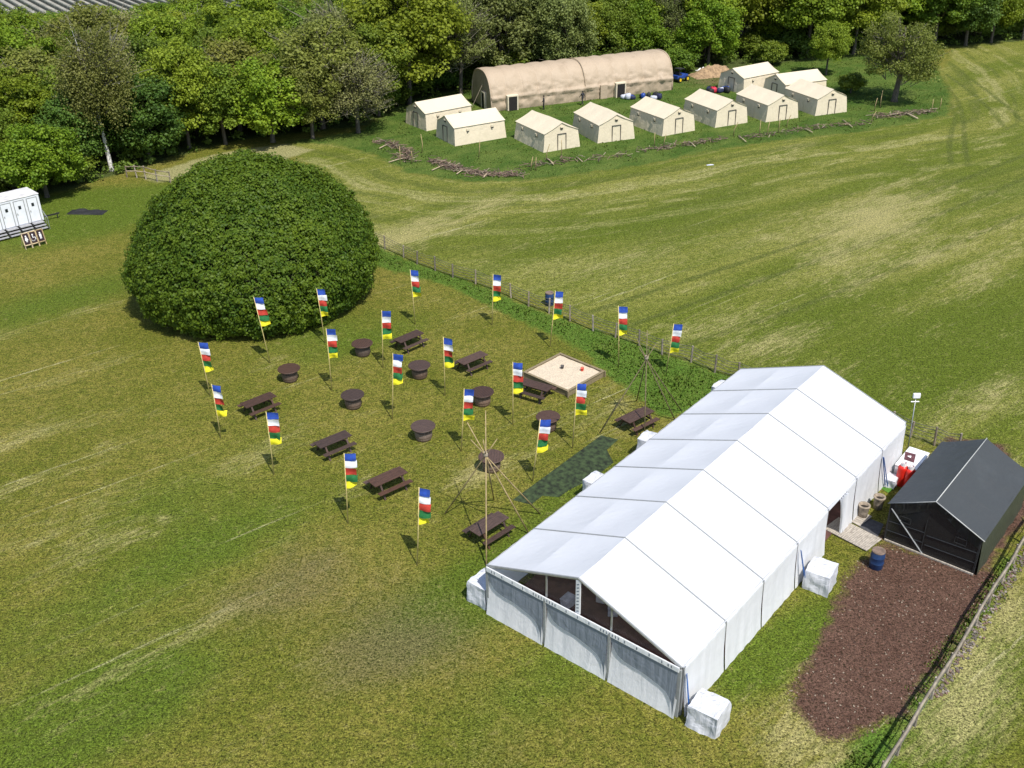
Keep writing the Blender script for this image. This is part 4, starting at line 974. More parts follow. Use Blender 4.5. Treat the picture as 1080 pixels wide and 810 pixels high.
def person(px, rz, h, lab, pose):
    o = thing('person', G(*px), rz, lab, 'person')
    s = h / 1.75
    J = {'pel': (0, 0, .95), 'wa': (0, 0, 1.12), 'ch': (0, .02, 1.35), 'nk': (0, .01, 1.5), 'hd': (0, .03, 1.6), 'ht': (0, .02, 1.72)}
    E_ = [('pel', 'wa'), ('wa', 'ch'), ('ch', 'nk'), ('nk', 'hd'), ('hd', 'ht')]; rad = {'pel': .15, 'wa': .135, 'ch': .16, 'nk': .06, 'hd': .095, 'ht': .07}
    for sd, sg in (('l', -1), ('r', 1)):
        st_ = pose['stride'] * sg; ar = pose['arm' + sd]
        pts = {'hp': (sg * .10, 0, .90, .095), 'kn': (sg * .11, st_ * .5 + .03, .49, .065), 'an': (sg * .11, st_, .09, .045), 'to': (sg * .12, st_ + .17, .03, .035),
               'sh': (sg * .20, .01, 1.42, .065), 'el': (sg * .25, ar[0] * .5 - .02, 1.16, .045), 'wr': (sg * .24, ar[0], ar[1], .032), 'pa': (sg * .235, ar[0] + .05, ar[1] - .06, .034)}
        for k_, v in pts.items(): J[k_ + sd] = v[:3]; rad[k_ + sd] = v[3]
        E_ += [('pel', 'hp' + sd), ('hp' + sd, 'kn' + sd), ('kn' + sd, 'an' + sd), ('an' + sd, 'to' + sd), ('ch', 'sh' + sd), ('sh' + sd, 'el' + sd), ('el' + sd, 'wr' + sd), ('wr' + sd, 'pa' + sd)]
        for fi in range(5):
            b = pts['pa']; off = (fi - 2) * .016; ln = (.045, .06, .075, .08, .07)[fi] if fi else .05
            nm = f'f{fi}{sd}'; J[nm] = (b[0] + (off if fi else -.05 * sg), b[1] + .02 + (.03 if fi else .01), b[2] - ln); rad[nm] = .009; E_.append(('pa' + sd, nm))
    names = list(J); idx = {n_: i for i, n_ in enumerate(names)}
    me = bpy.data.meshes.new('body'); me.from_pydata([Vector(J[n_]) * s for n_ in names], [(idx[a], idx[b]) for a, b in E_], [])
    b = bpy.data.objects.new('body', me); COL.objects.link(b)
    m = b.modifiers.new('skin', 'SKIN'); 
    for n_, v in zip(names, me.skin_vertices[0].data): v.radius = (rad[n_] * s,) * 2; v.use_root = n_ == 'pel'
    b.modifiers.new('sub', 'SUBSURF').levels = 1
    dg = bpy.context.evaluated_depsgraph_get(); m2 = bpy.data.meshes.new_from_object(b.evaluated_get(dg)); b.modifiers.clear(); b.data = m2; m2.materials.clear()
    for mt in ('skin', 'jacket', 'trousers', 'black'): m2.materials.append(M[mt])
    for p in m2.polygons:
        z = p.center.z / s; x = abs(p.center.x) / s
        p.material_index = 0 if z > 1.5 or (x > .19 and z < pose['armr'][1] + .02 and z > .6) else 1 if z > .92 else 2 if z > .09 else 3
        p.use_smooth = True
    b.parent = o
    k = MB(); k.lathe([(.05, 1.72), (.095, 1.69), (.108, 1.62), (.10, 1.56)], 12, c=(0, 0, 0), capb=False); hr = k.build('hair', M['hair'], o, smooth=True)
    for v in hr.data.vertices: v.co = Vector((v.co.x, v.co.y + .005, v.co.z)) * s
    k = MB(); k.box((0, .125 * s, 1.61 * s), (.025 * s, .03 * s, .045 * s)); k.build('nose', M['skin'], o)
person((573.5, 115.5), hrz + 1.2, 1.62, 'person in dark clothes standing at the hangar wall near the left door', dict(stride=.06, arml=(.22, 1.0), armr=(.1, .95)))
person((614.3, 111), hrz + .4, 1.65, 'person in dark clothes walking along the hangar at its middle seam', dict(stride=.22, arml=(.25, 1.05), armr=(-.1, .98)))

# ------------------------------------------------------------------ toilet trailer and its sign boards
tA = G(46.8, 231.5, .55); tB = G(2.8, 242.6, .55); tA.z = tB.z = 0; d = tA - tB; trz = math.atan2(d.y, d.x); PW = 1.04; TLn = 7 * PW + .2; tD = 2.3
tr = thing('toilet_trailer', tA, trz, 'white toilet trailer with grey steps at the left edge of the lawn', 'trailer')
k = MB(); k.box((-TLn / 2, tD / 2, 1.62), (TLn, tD, 2.2)); k.build('body', M['trailer'], tr, bevel=.03)
k = MB(); k.box((-TLn / 2, tD / 2, 2.755), (TLn + .08, tD + .08, .07)); k.build('roof', M['trailerroof'], tr, bevel=.02)
k = MB(); k.box((-TLn / 2, tD / 2, .44), (TLn - .3, tD - .3, .14)); k.build('chassis', M['black'], tr)
for i in range(7):
    x = -(.62 + i * PW)
    k = MB(); k.box((x, -.02, 1.58), (.74, .03, 1.92)); dr_ = k.build('door', M['trailer'], tr)
    k = MB()
    for xx, z, a, b in ((-.40, 1.58, .05, 2.0), (.40, 1.58, .05, 2.0), (0, 2.56, .85, .05)): k.box((x + xx, -.02, z), (a, .05, b))
    k.build('door_frame', M['seam'], dr_)
    k = MB(); k.box((x, -.04, 2.0), (.21, .02, .27)); k.build('window', M['glass'], dr_)
    k = MB(); k.box((x - .28, -.05, 1.5), (.06, .04, .16)); k.build('handle', M['alu'], dr_)
    k = MB(); k.box((x, -.27, .52), (.86, .5, .05)); k.box((x, -.62, .34), (.86, .28, .05)); k.box((x, -.88, .17), (.86, .28, .05)); k.build('steps', M['step'], tr)
    k = MB()
    for xx in (-.46, .46): k.prism([(x + xx - .02, -.05, .52), (x + xx - .02, -1.02, .02), (x + xx - .02, -1.02, .12), (x + xx - .02, -.05, .60)], (.04, 0, 0))
    k.build('step_side', M['black'], tr)
k = MB(); k.tube([(-.05, -.06, 1.45), (-.05, -.95, .95), (-.05, -.95, 0)], .025, 6); k.tube([(-.05, -.5, 1.2), (-.05, -.5, .3)], .02, 6); k.build('handrail', M['alu'], tr)
k = MB(); k.beam((0, tD / 2, .42), (1.7, tD / 2, .40), .12, .1); k.tube([(1.5, tD / 2, 0), (1.5, tD / 2, .5)], .04, 6); k.build('drawbar', M['black'], tr)
for x in (-2.9, -3.9):
    for y in (.12, tD - .12):
        k = MB(); k.tube([(x, y - .1, .3), (x, y + .1, .3)], .3, 16); wh = k.build('wheel', M['black'], tr); k = MB(); k.tube([(x, y - .11, .3), (x, y + .11, .3)], .17, 12); k.build('rim', M['alu'], wh)
sA, sB = G(27.5, 263.5), G(49.5, 257.5); d = sB - sA; srz = math.atan2(d.y, d.x); sw = d.length / 3
for i, who in enumerate(('woman', 'wheelchair', 'man')):
    q = thing('sign_board', sA + d * (i + .5) / 3, srz, {'woman': 'dark toilet sign with white woman figure, left of three before the trailer', 'wheelchair': 'dark toilet sign with white wheelchair figure, between the other two', 'man': 'dark toilet sign with white man figure, right of three before the trailer'}[who], 'sign', 'toilet signs before the trailer')
    tl = Matrix.Rotation(R(-14), 3, 'X')
    hw = sw * .47
    k = MB(); k.box(tl @ Vector((0, 0, .78)), (hw * 1.9, .04, .86), tl); k.build('panel', M['signboard'], q)
    k = MB()
    for xx, z, a, b in ((-hw, .78, .07, 1.0), (hw, .78, .07, 1.0), (0, 1.25, hw * 2 + .07, .07), (0, .31, hw * 2 + .07, .07)): k.box(tl @ Vector((xx, -.01, z)), (a, .07, b), tl)
    k.build('frame', M['signframe'], q)
    k = MB()
    for xx in (-hw, hw): k.beam(tl @ Vector((xx, 0, .3)), (xx, .0, 0), .05, .05); k.beam(tl @ Vector((xx, .03, 1.1)), (xx, .75, 0), .04, .04)
    k.build('stand', M['signframe'], q)
    k = MB(); yv = -.032
    def disc(cx, cz, r, k=k): k.prism([tl @ Vector((cx + r * math.cos(j * math.pi / 8), yv, cz + r * math.sin(j * math.pi / 8))) for j in range(16)], tl @ Vector((0, -.006, 0)))
    def quad(pts, k=k): k.prism([tl @ Vector((x_, yv, z_)) for x_, z_ in pts], tl @ Vector((0, -.006, 0)))
    _q = quad; _d = disc
    def disc(cx, cz, r): _d(cx * .72, .78 + (cz - .76) * .72, r * .72)
    def quad(pts): _q([(x_ * .72, .78 + (z_ - .76) * .72) for x_, z_ in pts])
    disc(0.0 if who != 'wheelchair' else -.04, 1.06, .085)
    if who == 'man': quad([(-.12, .94), (.12, .94), (.11, .68), (-.11, .68)]); quad([(-.10, .675), (-.015, .675), (-.02, .42), (-.09, .42)]); quad([(.10, .675), (.015, .675), (.02, .42), (.09, .42)])
    elif who == 'woman': quad([(-.09, .94), (.09, .94), (.18, .60), (-.18, .60)]); quad([(-.08, .595), (-.015, .595), (-.015, .42), (-.07, .42)]); quad([(.08, .595), (.015, .595), (.015, .42), (.07, .42)])
    else:
        quad([(-.08, .95), (.0, .95), (.0, .72), (-.08, .72)]); quad([(.005, .78), (.15, .78), (.15, .72), (.005, .72)]); quad([(.155, .78), (.19, .5), (.25, .5), (.21, .78)])
        n_ = 14; pts = [(-.036 + .137 * math.cos(a_), .65 + .137 * math.sin(a_)) for a_ in [R(150 + j * 220 / n_) for j in range(n_ + 1)]]
        for (xa, za), (xb, zb) in zip(pts, pts[1:]): k.beam(tl @ Vector((xa, yv - .003, za)), tl @ Vector((xb, yv - .003, zb)), .006, .033)
    k.build('pictogram', M['whitepaint'], q)

# ------------------------------------------------------------------ brushwood line, stakes, logs
BRUSH = [[(398, 150), (415, 153), (436, 166)], [(418, 164), (436, 171)], [(456, 170), (475, 177), (505, 184), (550, 185)], [(548, 177), (575, 174), (600, 170)], [(600, 170), (650, 166), (690, 157)],
         [(690, 158), (725, 153), (765, 147)], [(780, 147), (820, 142), (850, 136)], [(850, 137), (890, 132), (915, 130)], [(918, 124), (945, 122), (985, 118)]]
LB = ['low brushwood pile at the left end of the camp edge', 'small brushwood pile below the leftmost one on the camp edge', 'long brown brushwood pile with pale poles below the sideways tents', 'brushwood pile before the nearest gabled tent',
      'sparse brushwood line below the second gabled tent', 'brushwood line with red brown bark before the middle tents', 'sparse brushwood line before the tent second from the lone tree', 'thin brushwood line before the tent nearest the lone tree', 'wide brushwood pile in front of the lone tree']
DEN = [.8, .6, 1.5, .3, .22, .5, .32, .3, .7]
mt_br = [simple('bark_brown', (0.20, 0.13, 0.095), 0.9, .4), simple('dead_twig', (0.30, 0.24, 0.17), 0.9, .4), simple('dark_twig', (0.10, 0.07, 0.05), .9, .4)]
for seg, lab, den in zip(BRUSH, LB, DEN):
    k = MB(); pts = [G(*p) for p in seg]; o0 = pts[0]; rr = random.Random(lab)
    for a, b in zip(pts, pts[1:]):
        L_ = (b - a).length
        for i in range(int(L_ * 26 * den)):
            p = a.lerp(b, rr.random()) - o0 + Vector((rr.gauss(0, .35), rr.gauss(0, .35), abs(rr.gauss(.12, .12)) + .03)); an = rr.random() * 6.28; ln = rr.uniform(.25, 1.1)
            dv = Vector((math.cos(an), math.sin(an), rr.uniform(-.15, .25))) * ln / 2; k.cur = rr.choice((0, 0, 1, 2, 2)); k.beam(p - dv, p + dv, rr.uniform(.025, .07), rr.uniform(.02, .05))
    o = k.build('brushwood_pile', mt_br); o.location = o0; tag(o, lab, 'brushwood')
STK = [(421.9, 173.5), (434, 172.6), (445, 161.5), (560, 180), (565.4, 180), (576, 170), (591.4, 166), (690.3, 154.4), (699, 155.5), (773.5, 144), (800.7, 142.7), (809, 143.4), (820.6, 140.3), (829.5, 134.7), (919, 129.4), (928.5, 113.8), (922, 117), (981.5, 119.8), (990.5, 116), (505, 166)]
def near_name(px):
    lm = [((418, 160), 'beside the leftmost brushwood pile'), ((505, 170), 'above the long brown brushwood pile'), ((575, 170), 'before the nearest gabled tent'), ((693, 150), 'before the third gabled tent'), ((773, 142), 'before the fourth gabled tent'), ((812, 140), 'before the second gable from the lone tree'), ((925, 118), 'in front of the lone tree'), ((985, 116), 'right of the lone tree')]
    return min(lm, key=lambda l: abs(l[0][0] - px[0]))[1]
for i, p in enumerate(STK):
    rr = random.Random(i); k = MB(); h = rr.uniform(1.15, 1.9); k.tube([(0, 0, -.02), (rr.uniform(-.06, .12), rr.uniform(-.1, .1), h * .5), (rr.uniform(-.05, .35), rr.uniform(-.15, .15), h)], [.045, .04, .03], 6)
    o = k.build('wooden_stake', M['tipipole'], smooth=True); o.location = G(*p); tag(o, 'thin pale stake ' + near_name(p), 'stake', 'stakes ' + near_name(p))
LOGS = [((400, 156.5), (410, 151.5)), ((410, 171), (428, 166)), ((455.5, 179.5), (471, 173)), ((470, 171), (484, 175.5)), ((481.5, 183.5), (490, 178)), ((510, 187), (515, 181.5)), ((577, 167), (584, 173.5)), ((578, 167.5), (583.5, 172)), ((608, 165.5), (614.5, 170.5)), ((726.5, 149), (733.5, 154.5)), ((779, 143.5), (787, 149.5)), ((848.5, 135.5), (857, 139.5)), ((889, 126.5), (899, 134)), ((954, 118.8), (968, 125)), ((936, 122), (950, 119))]
for i, (a, b) in enumerate(LOGS):
    A, B = G(*a, .12), G(*b, .18); r = .10 if i == 13 else .055; k = MB(); k.tube([Vector(), (B - A) * .5 + Vector((0, 0, .02)), B - A], [r, r * .9, r * .75], 7); o = k.build('log', M['log'], smooth=True); o.location = A
    tag(o, ('thick pale log lying in front of the lone tree' if i == 13 else 'pale pole lying ' + near_name(a)), 'log', None if i == 13 else 'poles lying ' + near_name(a))

# loose chips on the mulch and bark rubble along the rail fence
k = MB(); mp = [Vector((*q, 0)) for q in MULCH]; xs_ = [q[0] for q in MULCH]; ys_ = [q[1] for q in MULCH]; rr = random.Random(4); cnt = 0
XX = np.array([rr.uniform(min(xs_), max(xs_)) for _ in range(6500)]); YY = np.array([rr.uniform(min(ys_), max(ys_)) for _ in range(6500)]); SD = poly_sd(XX, YY, MULCH)
for x, y, s_ in zip(XX, YY, SD):
    if s_ > -.15:
        k.cur = rr.choices((0, 1, 2), (.76, .16, .08))[0]; a = rr.random() * 6.28; l = rr.uniform(.03, .09); k.beam((x, y, .008), (x + math.cos(a) * l, y + math.sin(a) * l, .014), rr.uniform(.015, .04), .014)
tag(k.build('wood_chips', [simple('chip_brown', (.12, .063, .043), .9, .4), simple('chip_dark', (.07, .04, .028), .9, .4), simple('chip_pale', (.33, .27, .2), .9, .3)]), 'loose wood chips scattered over the mulch', kind='stuff')
k = MB()
for i in range(900):
    q = a.lerp(b, rr.random()) if False else pts[0] 
fa, fb = G(1090, 566), G(985, 735)
k = MB()
for i in range(420):
    s_ = rr.random(); q = fa.lerp(fb, s_) + Vector((rr.gauss(.12, .12), rr.gauss(.0, .12), .02)); k.cur = rr.choice((0, 0, 1, 2)); r = rr.uniform(.02, .06)
    k.box(q, (r * 2, r * 1.5, r), Matrix.Rotation(rr.random() * 6, 3, 'Z'))
tag(k.build('rubble', [simple('rubble_grey', (.13, .11, .085), .9, .4), simple('rubble_pink', (.16, .10, .075), .9, .4), simple('rubble_pale', (.26, .22, .18), .9, .3)]), 'broken stones strewn along the foot of the rail fence', kind='stuff')

# ------------------------------------------------------------------ tall grass and weeds
def tufts(name, poly, n, hgt, mat, lab, sd_min=0.0, patch=None, wd=.035):
    """upright grass blades, thinned and varied in clumps"""
    xs_ = [q[0] for q in poly]; ys_ = [q[1] for q in poly]
    X = rng.uniform(min(xs_), max(xs_), n * 3); Y = rng.uniform(min(ys_), max(ys_), n * 3); s_ = poly_sd(X, Y, poly)
    cl = np.array([fbm((x * .45, y * .45, 7)) + .5 * fbm((x * 1.7, y * 1.7, 3)) for x, y in zip(X, Y)])
    keep = s_ + cl * .5 > sd_min
    if patch is not None: keep &= cl > patch
    X, Y, cl, s_ = X[keep][:n], Y[keep][:n], cl[keep][:n], s_[keep][:n]; m = len(X)
    h = hgt * rng.uniform(.4, 1.2, m) * np.clip(.85 + .6 * cl, .3, 1.6) * np.clip(.4 + s_ * .9, .3, 1)
    an = rng.uniform(0, 2 * np.pi, m); d = np.stack([np.cos(an), np.sin(an), np.zeros(m)], 1) * (wd * rng.uniform(.6, 1.5, m))[:, None]
    B = np.stack([X, Y, TZ(X, Y) - .01], 1); a2 = rng.uniform(0, 2 * np.pi, m); ln = h * rng.uniform(.1, .9, m)
    Tp = B + np.stack([np.cos(a2) * ln, np.sin(a2) * ln, h], 1)
    Vv = np.stack([B - d, B + d, Tp + d * .35, Tp - d * .35], 1)
    me = bpy.data.meshes.new(name); me.vertices.add(4 * m); me.vertices.foreach_set('co', Vv.ravel()); me.loops.add(4 * m); me.loops.foreach_set('vertex_index', np.arange(4 * m, dtype=np.int32))
    me.polygons.add(m); me.polygons.foreach_set('loop_start', np.arange(0, 4 * m, 4, dtype=np.int32)); me.polygons.foreach_set('loop_total', np.full(m, 4, dtype=np.int32))
    at = me.attributes.new('tint', 'FLOAT', 'POINT'); at.data.foreach_set('value', np.repeat(np.clip(rng.random(m) * .7 + .3 + cl * .3, 0, 1), 4).astype(np.float32))
    nv = np.repeat((Tp - B) * .3 + np.array([0, 0, 1.0]), 4, 0); nv /= np.linalg.norm(nv, axis=1, keepdims=True)
    me.materials.append(mat); me.update(calc_edges=True); me.normals_split_custom_set_from_vertices(nv.tolist())
    o = bpy.data.objects.new(name, me); COL.objects.link(o); tag(o, lab, kind='stuff'); return o
m_grass = leafmat('long_grass', (0.075, 0.140, 0.016), (0.170, 0.235, 0.040), .4, 0.0)
m_weed = leafmat('weeds', (0.060, 0.110, 0.014), (0.130, 0.180, 0.034), .4, 0.0)
tufts('long_grass', LUSH, 26000, .11, m_grass, 'long lush grass along the wire fence')
tufts('long_grass', LUSHR, 12000, .17, m_grass, 'long grass at the foot of the rail fence')
tufts('camp_grass', CAMP, 22000, .10, m_weed, 'rough uncut grass between the tents and the field', patch=.05, wd=.05)
# ------------------------------------------------------------------ trees
LM = dict(
    bright=leafmat('leaf_bright', (0.116, 0.198, 0.012), (0.287, 0.372, 0.028), .42, .16),
    mid=leafmat('leaf_mid', (0.091, 0.150, 0.014), (0.220, 0.282, 0.030), .38, .2),
    yellow=leafmat('leaf_yellow', (0.137, 0.190, 0.013), (0.305, 0.360, 0.032), .42, .16),
    dark=leafmat('leaf_dark', (0.055, 0.102, 0.015), (0.146, 0.204, 0.030), .32, .2),
    olive=leafmat('leaf_olive', (0.128, 0.144, 0.025), (0.268, 0.276, 0.057), .38, .18),
    grey=leafmat('leaf_grey', (0.152, 0.156, 0.048), (0.305, 0.300, 0.114), .3, .15),
    greygreen=leafmat('leaf_greygreen', (0.110, 0.142, 0.034), (0.238, 0.276, 0.081), .34, .16),
    birch=leafmat('leaf_birch', (0.104, 0.114, 0.023), (0.226, 0.222, 0.057), .35, .1),
    dome=leafmat('leaf_dome', (0.044, 0.100, 0.008), (0.150, 0.215, 0.015), .36, .0),
)
def clusters(n, rx_, rz_, zc, seed, shell=.55, flat=1.0):
    r = np.random.default_rng(seed); out = []
    while len(out) < n:
        p = r.normal(size=3); p /= np.linalg.norm(p); q = (shell + (1 - shell) * r.random()) ; q = q if r.random() < .85 else q * .5
        if p[2] < -.75: continue
        lump = 1 + .22 * fbm((p[0] * 1.6 + seed, p[1] * 1.6, p[2] * 1.6))
        c = np.array([p[0] * rx_ * q * lump, p[1] * rx_ * q * lump, zc + p[2] * rz_ * q * lump])
        if c[2] < .4: continue
        out.append(c)
    return np.array(out)
def crown_cloud(cl, per, rc, seed, up=.55, droop=0.0, fl=.75, centre=None):
    r = np.random.default_rng(seed); C = []; N = []; Tn = []
    base = r.random(len(cl))
    for j, c in enumerate(cl):
        m = int(per * r.uniform(.6, 1.4)); d = r.normal(size=(m, 3)); d /= np.linalg.norm(d, axis=1, keepdims=True)
        rad = rc * r.uniform(.65, 1.35); q = r.random(m) ** .5
        p = c + d * (rad * q)[:, None] * np.array([1, 1, fl])
        if droop: p[:, 2] -= droop * r.random(m) ** 2
        C.append(p); N.append(d * .6 + np.array([0, 0, up]) + r.normal(size=(m, 3)) * .45)
        Tn.append(np.clip(base[j] * .45 + r.random(m) * .55, 0, 1))
    return np.concatenate(C), np.concatenate(N), np.concatenate(Tn)
def limbs(mb, h, cl, r0, seed, n=14, zs=.25, bend=.3):
    rr = random.Random(seed); top = Vector((rr.uniform(-.3, .3), rr.uniform(-.3, .3), h * .82))
    mid_ = Vector((rr.uniform(-.2, .2), rr.uniform(-.2, .2), h * .4))
    mb.tube([(0, 0, -.3), (0, 0, .3), mid_, top], [r0 * 1.5, r0, r0 * .7, r0 * .15], 8)
    for i in range(n):
        c = Vector(cl[rr.randrange(len(cl))]); f = rr.uniform(zs, .75); s = mid_.lerp(top, (f - .4) / .42) if f > .4 else Vector((0, 0, 0)).lerp(mid_, f / .4)
        m = s.lerp(c, .5) + Vector((0, 0, rr.uniform(-.1, .5) * bend))
        mb.tube([s, m, c], [r0 * .38, r0 * .22, r0 * .06], 6)
        for _ in range(2):
            e = m.lerp(c, rr.random()) + Vector((rr.uniform(-1, 1), rr.uniform(-1, 1), rr.uniform(-.2, 1))) * .8; mb.tube([m, e], [r0 * .14, r0 * .04], 5)
def tree_proto(name, label, h, rx_, z0, nc, per, rc, leaf, mat, seed, bark='bark', droop=0.0, r0=.22, twigs=0, fl=.75, shell=.55, nl=14):
    q = thing(name, (0, 0, 0), 0, label, 'tree')
    zc = (h + z0) / 2; cl = clusters(nc, rx_ - rc * .6, (h - z0) / 2 - rc * .5, zc, seed, shell)
    k = MB(); limbs(k, h, cl, r0, seed, nl)
    if twigs:
        rr = random.Random(seed + 5); k.cur = 1
        for i in range(twigs):
            c = Vector(cl[rr.randrange(len(cl))]); c0 = Vector((c.x * .45, c.y * .45, max(z0, c.z - 1.2)));  e = c + Vector((rr.gauss(0, 1), rr.gauss(0, 1), rr.gauss(.3, .8))) * rc * .9
            k.tube([c0, c0.lerp(e, .5) + Vector((rr.gauss(0, .2), rr.gauss(0, .2), .1)), e], [.05, .035, .018], 4, cap=False)
    k.build('trunk', [M[bark], M['twig']], q, smooth=True)
    C, N, T = crown_cloud(cl, per, rc, seed, droop=droop, fl=fl)
    quads('crown', C, N, leaf * np.random.default_rng(seed).uniform(.7, 1.35, len(C)), LM[mat], q, T)
    return q
PR = {}
def proto(key, *a, **k): PR[key] = [tree_proto(*a, **k), False, a[2]]
proto('bright', 'broadleaf_tree', 'x', 9, 4.2, .6, 172, 148, .95, 0.220, 'bright', 11)
proto('bright2', 'broadleaf_tree', 'x', 11, 4.7, 2.4, 172, 148, 1.0, 0.228, 'bright', 12, fl=.55)
proto('mid', 'broadleaf_tree', 'x', 10, 4.3, .8, 184, 148, .95, 0.220, 'mid', 13)
proto('mid2', 'broadleaf_tree', 'x', 11, 4.5, 1.6, 172, 148, 1.0, 0.228, 'mid', 14, fl=.6)
proto('yellow', 'broadleaf_tree', 'x', 11, 5.0, 1.4, 195, 148, 1.0, 0.228, 'yellow', 15, fl=.65)
proto('yellow2', 'broadleaf_tree', 'x', 10, 4.3, 1.8, 161, 140, .95, 0.213, 'yellow', 16)
proto('dark', 'broadleaf_tree', 'x', 10, 4.0, .6, 172, 148, .95, 0.213, 'dark', 17)
proto('olive', 'broadleaf_tree', 'x', 10, 4.4, 1.0, 172, 131, .95, 0.198, 'olive', 18, twigs=120)
proto('grey', 'bare_tree', 'x', 9.5, 4.3, 1.0, 149, 70, 1.0, 0.160, 'grey', 19, twigs=420, nl=22)
proto('grey2', 'bare_tree', 'x', 10.5, 3.8, 1.4, 149, 87, 1.0, 0.160, 'greygreen', 20, twigs=340, nl=20)
proto('greygreen', 'broadleaf_tree', 'x', 11, 4.2, 1.0, 172, 140, .95, 0.205, 'greygreen', 21, twigs=80)
proto('birch', 'birch_tree', 'x', 14, 4.6, 4.2, 218, 131, .95, 0.160, 'birch', 22, bark='birchbark', droop=2.6, r0=.24, twigs=240, nl=26)
proto('lone', 'broadleaf_tree', 'x', 9.7, 5.2, 1.1, 172, 122, .95, 0.167, 'olive', 23, twigs=120, r0=.34, nl=24, fl=.6, shell=.5)
proto('bush', 'shrub', 'x', 3.2, 2.0, .1, 69, 122, .6, 0.167, 'mid', 24, r0=.08, nl=8)
proto('bushd', 'shrub', 'x', 3.0, 2.2, .1, 69, 122, .6, 0.167, 'dark', 25, r0=.08, nl=8)
TREES = []
def put(key, x, y, h, lab, cat='tree', group=None, wide=1.0, rz=None):
    e = PR[key]; o = copy_tree(e[0]) if e[1] else e[0]; e[1] = True
    s = h / e[2]; o.location = (x, y, TZ1(x, y)); o.scale = (s * wide, s * wide, s); o.rotation_euler.z = random.uniform(0, 6.28) if rz is None else rz
    o['label'] = lab; o['category'] = cat
    if group: o['group'] = group
    elif 'group' in o: del o['group']
    TREES.append((x, y, 3.2 * s * wide)); return o
def putp(key, px, h, lab, wide=1.0, **k): g = G(*px); return put(key, g.x, g.y, h, lab, wide=wide, **k)
# trees one can name
putp('bright', (50, 208), 7.0, 'bright green round tree right behind the white toilet trailer', 1.15)
putp('mid', (-8, 200), 9.0, 'green round tree behind the left end of the toilet trailer', 1.0)
putp('bright2', (28, 176), 9.5, 'bright green tree behind the round tree at the trailer', 1.1)
putp('birch', (118, 180), 14.0, 'tall brownish birch with white trunk beside the short rail fence', .9)
putp('dark', (88, 183), 8.0, 'dark ivy green tree left of the white birch trunk', 1.1)
putp('dark', (158, 170), 9.0, 'dark green tree right of the birch behind the rail fence', 1.2)
putp('yellow', (200, 156), 10.5, 'yellow green tree above the pale path left of the dome bush', .95)
putp('mid', (238, 152), 8.5, 'mid green tree straight behind the top of the dome bush', 1.1)
putp('bright', (288, 150), 8.8, 'bright leaf green tree behind the right shoulder of the dome bush', 1.15)
putp('olive', (330, 146), 9.0, 'olive green tree left of the bare grey tree at the camp')
putp('grey', (378, 140), 9.0, 'bare grey brown tree at the left end of the camp', 1.15)
putp('yellow', (432, 109), 15.0, 'biggest yellow green tree behind the sideways cream tents', 1.05)
putp('mid2', (400, 122), 10.5, 'green tree between the bare grey tree and the biggest yellow one')
putp('grey2', (486, 97), 12.0, 'grey green twiggy tree behind the dark end of the hangar', 1.0)
putp('greygreen', (528, 86), 13.0, 'dull grey green tree behind the left half of the hangar', 1.1)
putp('greygreen', (566, 80), 12.0, 'dull grey green tree behind the hangar left of its middle seam', 1.0)
putp('yellow2', (604, 77), 10.0, 'yellow green tree behind the middle seam of the hangar', 1.05)
putp('mid', (640, 73), 9.5, 'mid green tree behind the right half of the hangar', 1.0)
putp('bright', (668, 70), 9.0, 'bright green tree behind the hangar near its right end', .95)
putp('grey2', (703, 66), 11.5, 'bare grey tree rising above the right end of the hangar', .7)
putp('bush', (716, 77), 3.0, 'low green bush between the hangar end and the soil heap', 1.4, cat='shrub')
putp('bright2', (742, 62), 13.0, 'tall bright green tree above the ochre soil heap', .95)
putp('yellow2', (780, 57), 13.5, 'yellow green tree above the tent beside the soil heap', 1.0)
putp('bush', (812, 68), 3.2, 'green bush in the dark gap between trunks behind the back tents', 1.2, cat='shrub')
putp('yellow', (850, 60), 13.5, 'wide yellow green tree left behind the lone tree', 1.05)
putp('yellow2', (871, 79), 6.8, 'small yellow green tree between the back tent and the lone tree', .9)
putp('yellow', (900, 57), 13.0, 'wide yellow green tree straight behind the lone tree', 1.0)
putp('lone', (943, 107), 9.8, 'lone spreading olive tree at the right end of the tent rows', 1.0, rz=.6)
putp('bush', (897, 98), 2.4, 'low green bush in the shade left of the lone tree', 1.2, cat='shrub')
putp('mid2', (985, 50), 12.0, 'dark mid green tree at the wood edge right of the lone tree', 1.1)
putp('dark', (1018, 48), 11.0, 'dark tree at the wood edge above the far end of the field', 1.0)
putp('bright', (1045, 45), 10.5, 'tall bright green tree at the far right wood edge', .8)
putp('grey2', (1078, 42), 10.0, 'whitish grey tree at the extreme right of the wood edge', .9)
KG = {'bright': 'bright green', 'bright2': 'bright green', 'mid': 'mid green', 'mid2': 'mid green', 'yellow': 'yellow green', 'yellow2': 'yellow green', 'dark': 'dark green', 'olive': 'olive brown', 'grey': 'bare grey', 'grey2': 'bare grey', 'greygreen': 'dull grey green', 'birch': 'brownish birch'}
keys = ['bright', 'bright2', 'mid', 'mid2', 'yellow', 'yellow2', 'dark', 'olive', 'grey', 'grey2', 'greygreen']
wts = [3.4, 2.6, 3, 3, 3.6, 3, 1.0, 3, .5, .8, 1.4]
rr = random.Random(21); tries = 0; n_f = 0
def inview(x, y, z):
    q = CR.transposed() @ (Vector((x, y, z)) - CAM); return abs(q.x / -q.z) < .56 and q.y / -q.z < .395
